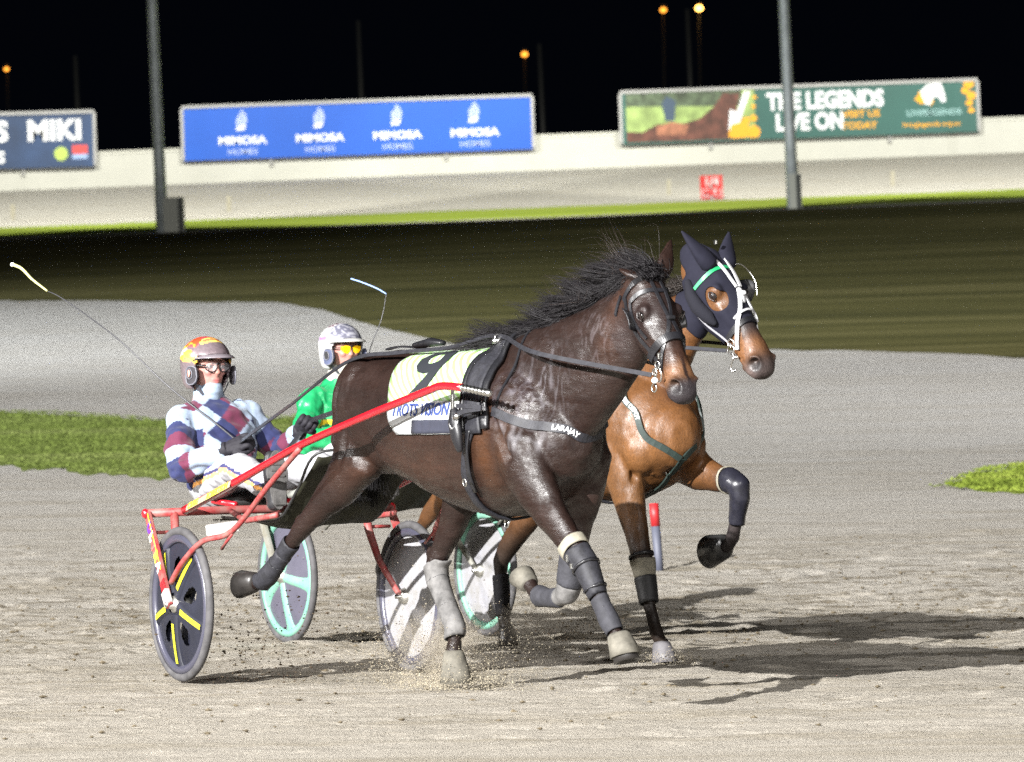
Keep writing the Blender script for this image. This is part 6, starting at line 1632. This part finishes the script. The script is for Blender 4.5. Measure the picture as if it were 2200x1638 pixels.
grit('dirt_spray', 'fine sandy grit thrown up round the landing hooves', [(RIG1, (.95, .22, .10), (.28, .16, .09), 9000, .0009, .0036), (RIG1, (1.30, .12, .03), (.16, .12, .03), 4200, .001, .0045), (RIG1, (.6, .35, .25), (.25, .2, .15), 700, .0008, .003), (RIG2, (3.18, -.12, .025), (.09, .07, .022), 1300, .001, .004), (RIG2, (1.4, .05, .07), (.25, .15, .06), 1800, .0008, .003)], dirt_pale, 5)
grit('dirt_spray', 'damp dark grit hanging under the dark horse belly', [(RIG1, (1.05, .22, .16), (.22, .16, .10), 1500, .001, .0045), (RIG2, (1.7, .1, .10), (.35, .2, .07), 4500, .001, .004), (RIG2, (3.25, -.12, .03), (.08, .06, .02), 350, .001, .004)], dirt_dark, 9)
# loose clods lying on the track
rr = random.Random(21); g = MB()
for _ in range(6000):
    y = rr.uniform(17.5, 33); x = rr.uniform(-.118, .118) * y; d = math.exp(-((y - 27.5) / 3.2) ** 2)
    if rr.random() > .18 + .8 * d: continue
    r_ = .003 + .012 * rr.random() ** 3; z = H(x, y); vs = []
    for dx, dy, dz in ((1, 0, 0), (-1, 0, 0), (0, 1, 0), (0, -1, 0), (0, 0, 1), (0, 0, -1)): vs.append(Vector((x, y, z)) + Vector((dx * rr.uniform(.6, 1.8), dy * rr.uniform(.5, 1.4), dz * rr.uniform(.3, .8))) * r_)
    g.add(vs, [(0, 2, 4), (2, 1, 4), (1, 3, 4), (3, 0, 4), (2, 0, 5), (1, 2, 5), (3, 1, 5), (0, 3, 5)])
tag(link('dirt_clods', g.mesh('clods', False), mat('clod_dirt', (.10, .082, .055), .95, .1), None, False), 'loose dark crumbs of dirt lying on the sandy track', 'dirt', kind='stuff')

# soft dust hanging where the hooves strike
def dust(name, label, rg, c, r, dens):
    Rm = Matrix.Rotation(rg.rz, 3, 'Z'); q = Rm @ Vector(c) + Vector(rg.loc)
    o = MB().ball((0, 0, 0), r, None, 24, 14).obj(name, None); o.location = q; o.rotation_euler = (0, 0, rg.rz)
    m = bpy.data.materials.new('airborne_dust'); m.use_nodes = True; nt = m.node_tree; N = nt.nodes; L = nt.links; N.remove(N['Principled BSDF'])
    v = N.new('ShaderNodeVolumePrincipled'); v.inputs['Color'].default_value = (.62, .55, .45, 1); L.new(v.outputs[0], N['Material Output'].inputs['Volume'])
    tc = N.new('ShaderNodeTexCoord'); n = N.new('ShaderNodeTexNoise'); n.inputs['Scale'].default_value = 9; n.inputs['Detail'].default_value = 4; L.new(tc.outputs['Object'], n.inputs['Vector'])
    mr = N.new('ShaderNodeMapRange'); mr.inputs[1].default_value = .46; mr.inputs[2].default_value = .72; mr.inputs[4].default_value = dens; L.new(n.outputs[0], mr.inputs[0])
    sp = N.new('ShaderNodeVectorMath'); sp.operation = 'DIVIDE'; L.new(tc.outputs['Object'], sp.inputs[0]); sp.inputs[1].default_value = r
    ln = N.new('ShaderNodeVectorMath'); ln.operation = 'LENGTH'; L.new(sp.outputs[0], ln.inputs[0])
    fo = N.new('ShaderNodeMapRange'); fo.inputs[1].default_value = .25; fo.inputs[2].default_value = 1.; fo.inputs[3].default_value = 1.; fo.inputs[4].default_value = 0.; L.new(ln.outputs['Value'], fo.inputs[0])
    mu = N.new('ShaderNodeMath'); mu.operation = 'MULTIPLY'; L.new(mr.outputs[0], mu.inputs[0]); L.new(fo.outputs[0], mu.inputs[1]); L.new(mu.outputs[0], v.inputs['Density'])
    o.data.materials.clear(); o.data.materials.append(m); return tag(o, label, 'dust', kind='stuff')
dust('dust', 'pale dust hanging round the landing hind hoof and inner sulky wheel', RIG1, (.92, .24, .15), (.36, .24, .20), 9.)
dust('dust', 'thin dust behind the bay horse hind hoof', RIG2, (1.45, .05, .10), (.34, .22, .13), 9.)
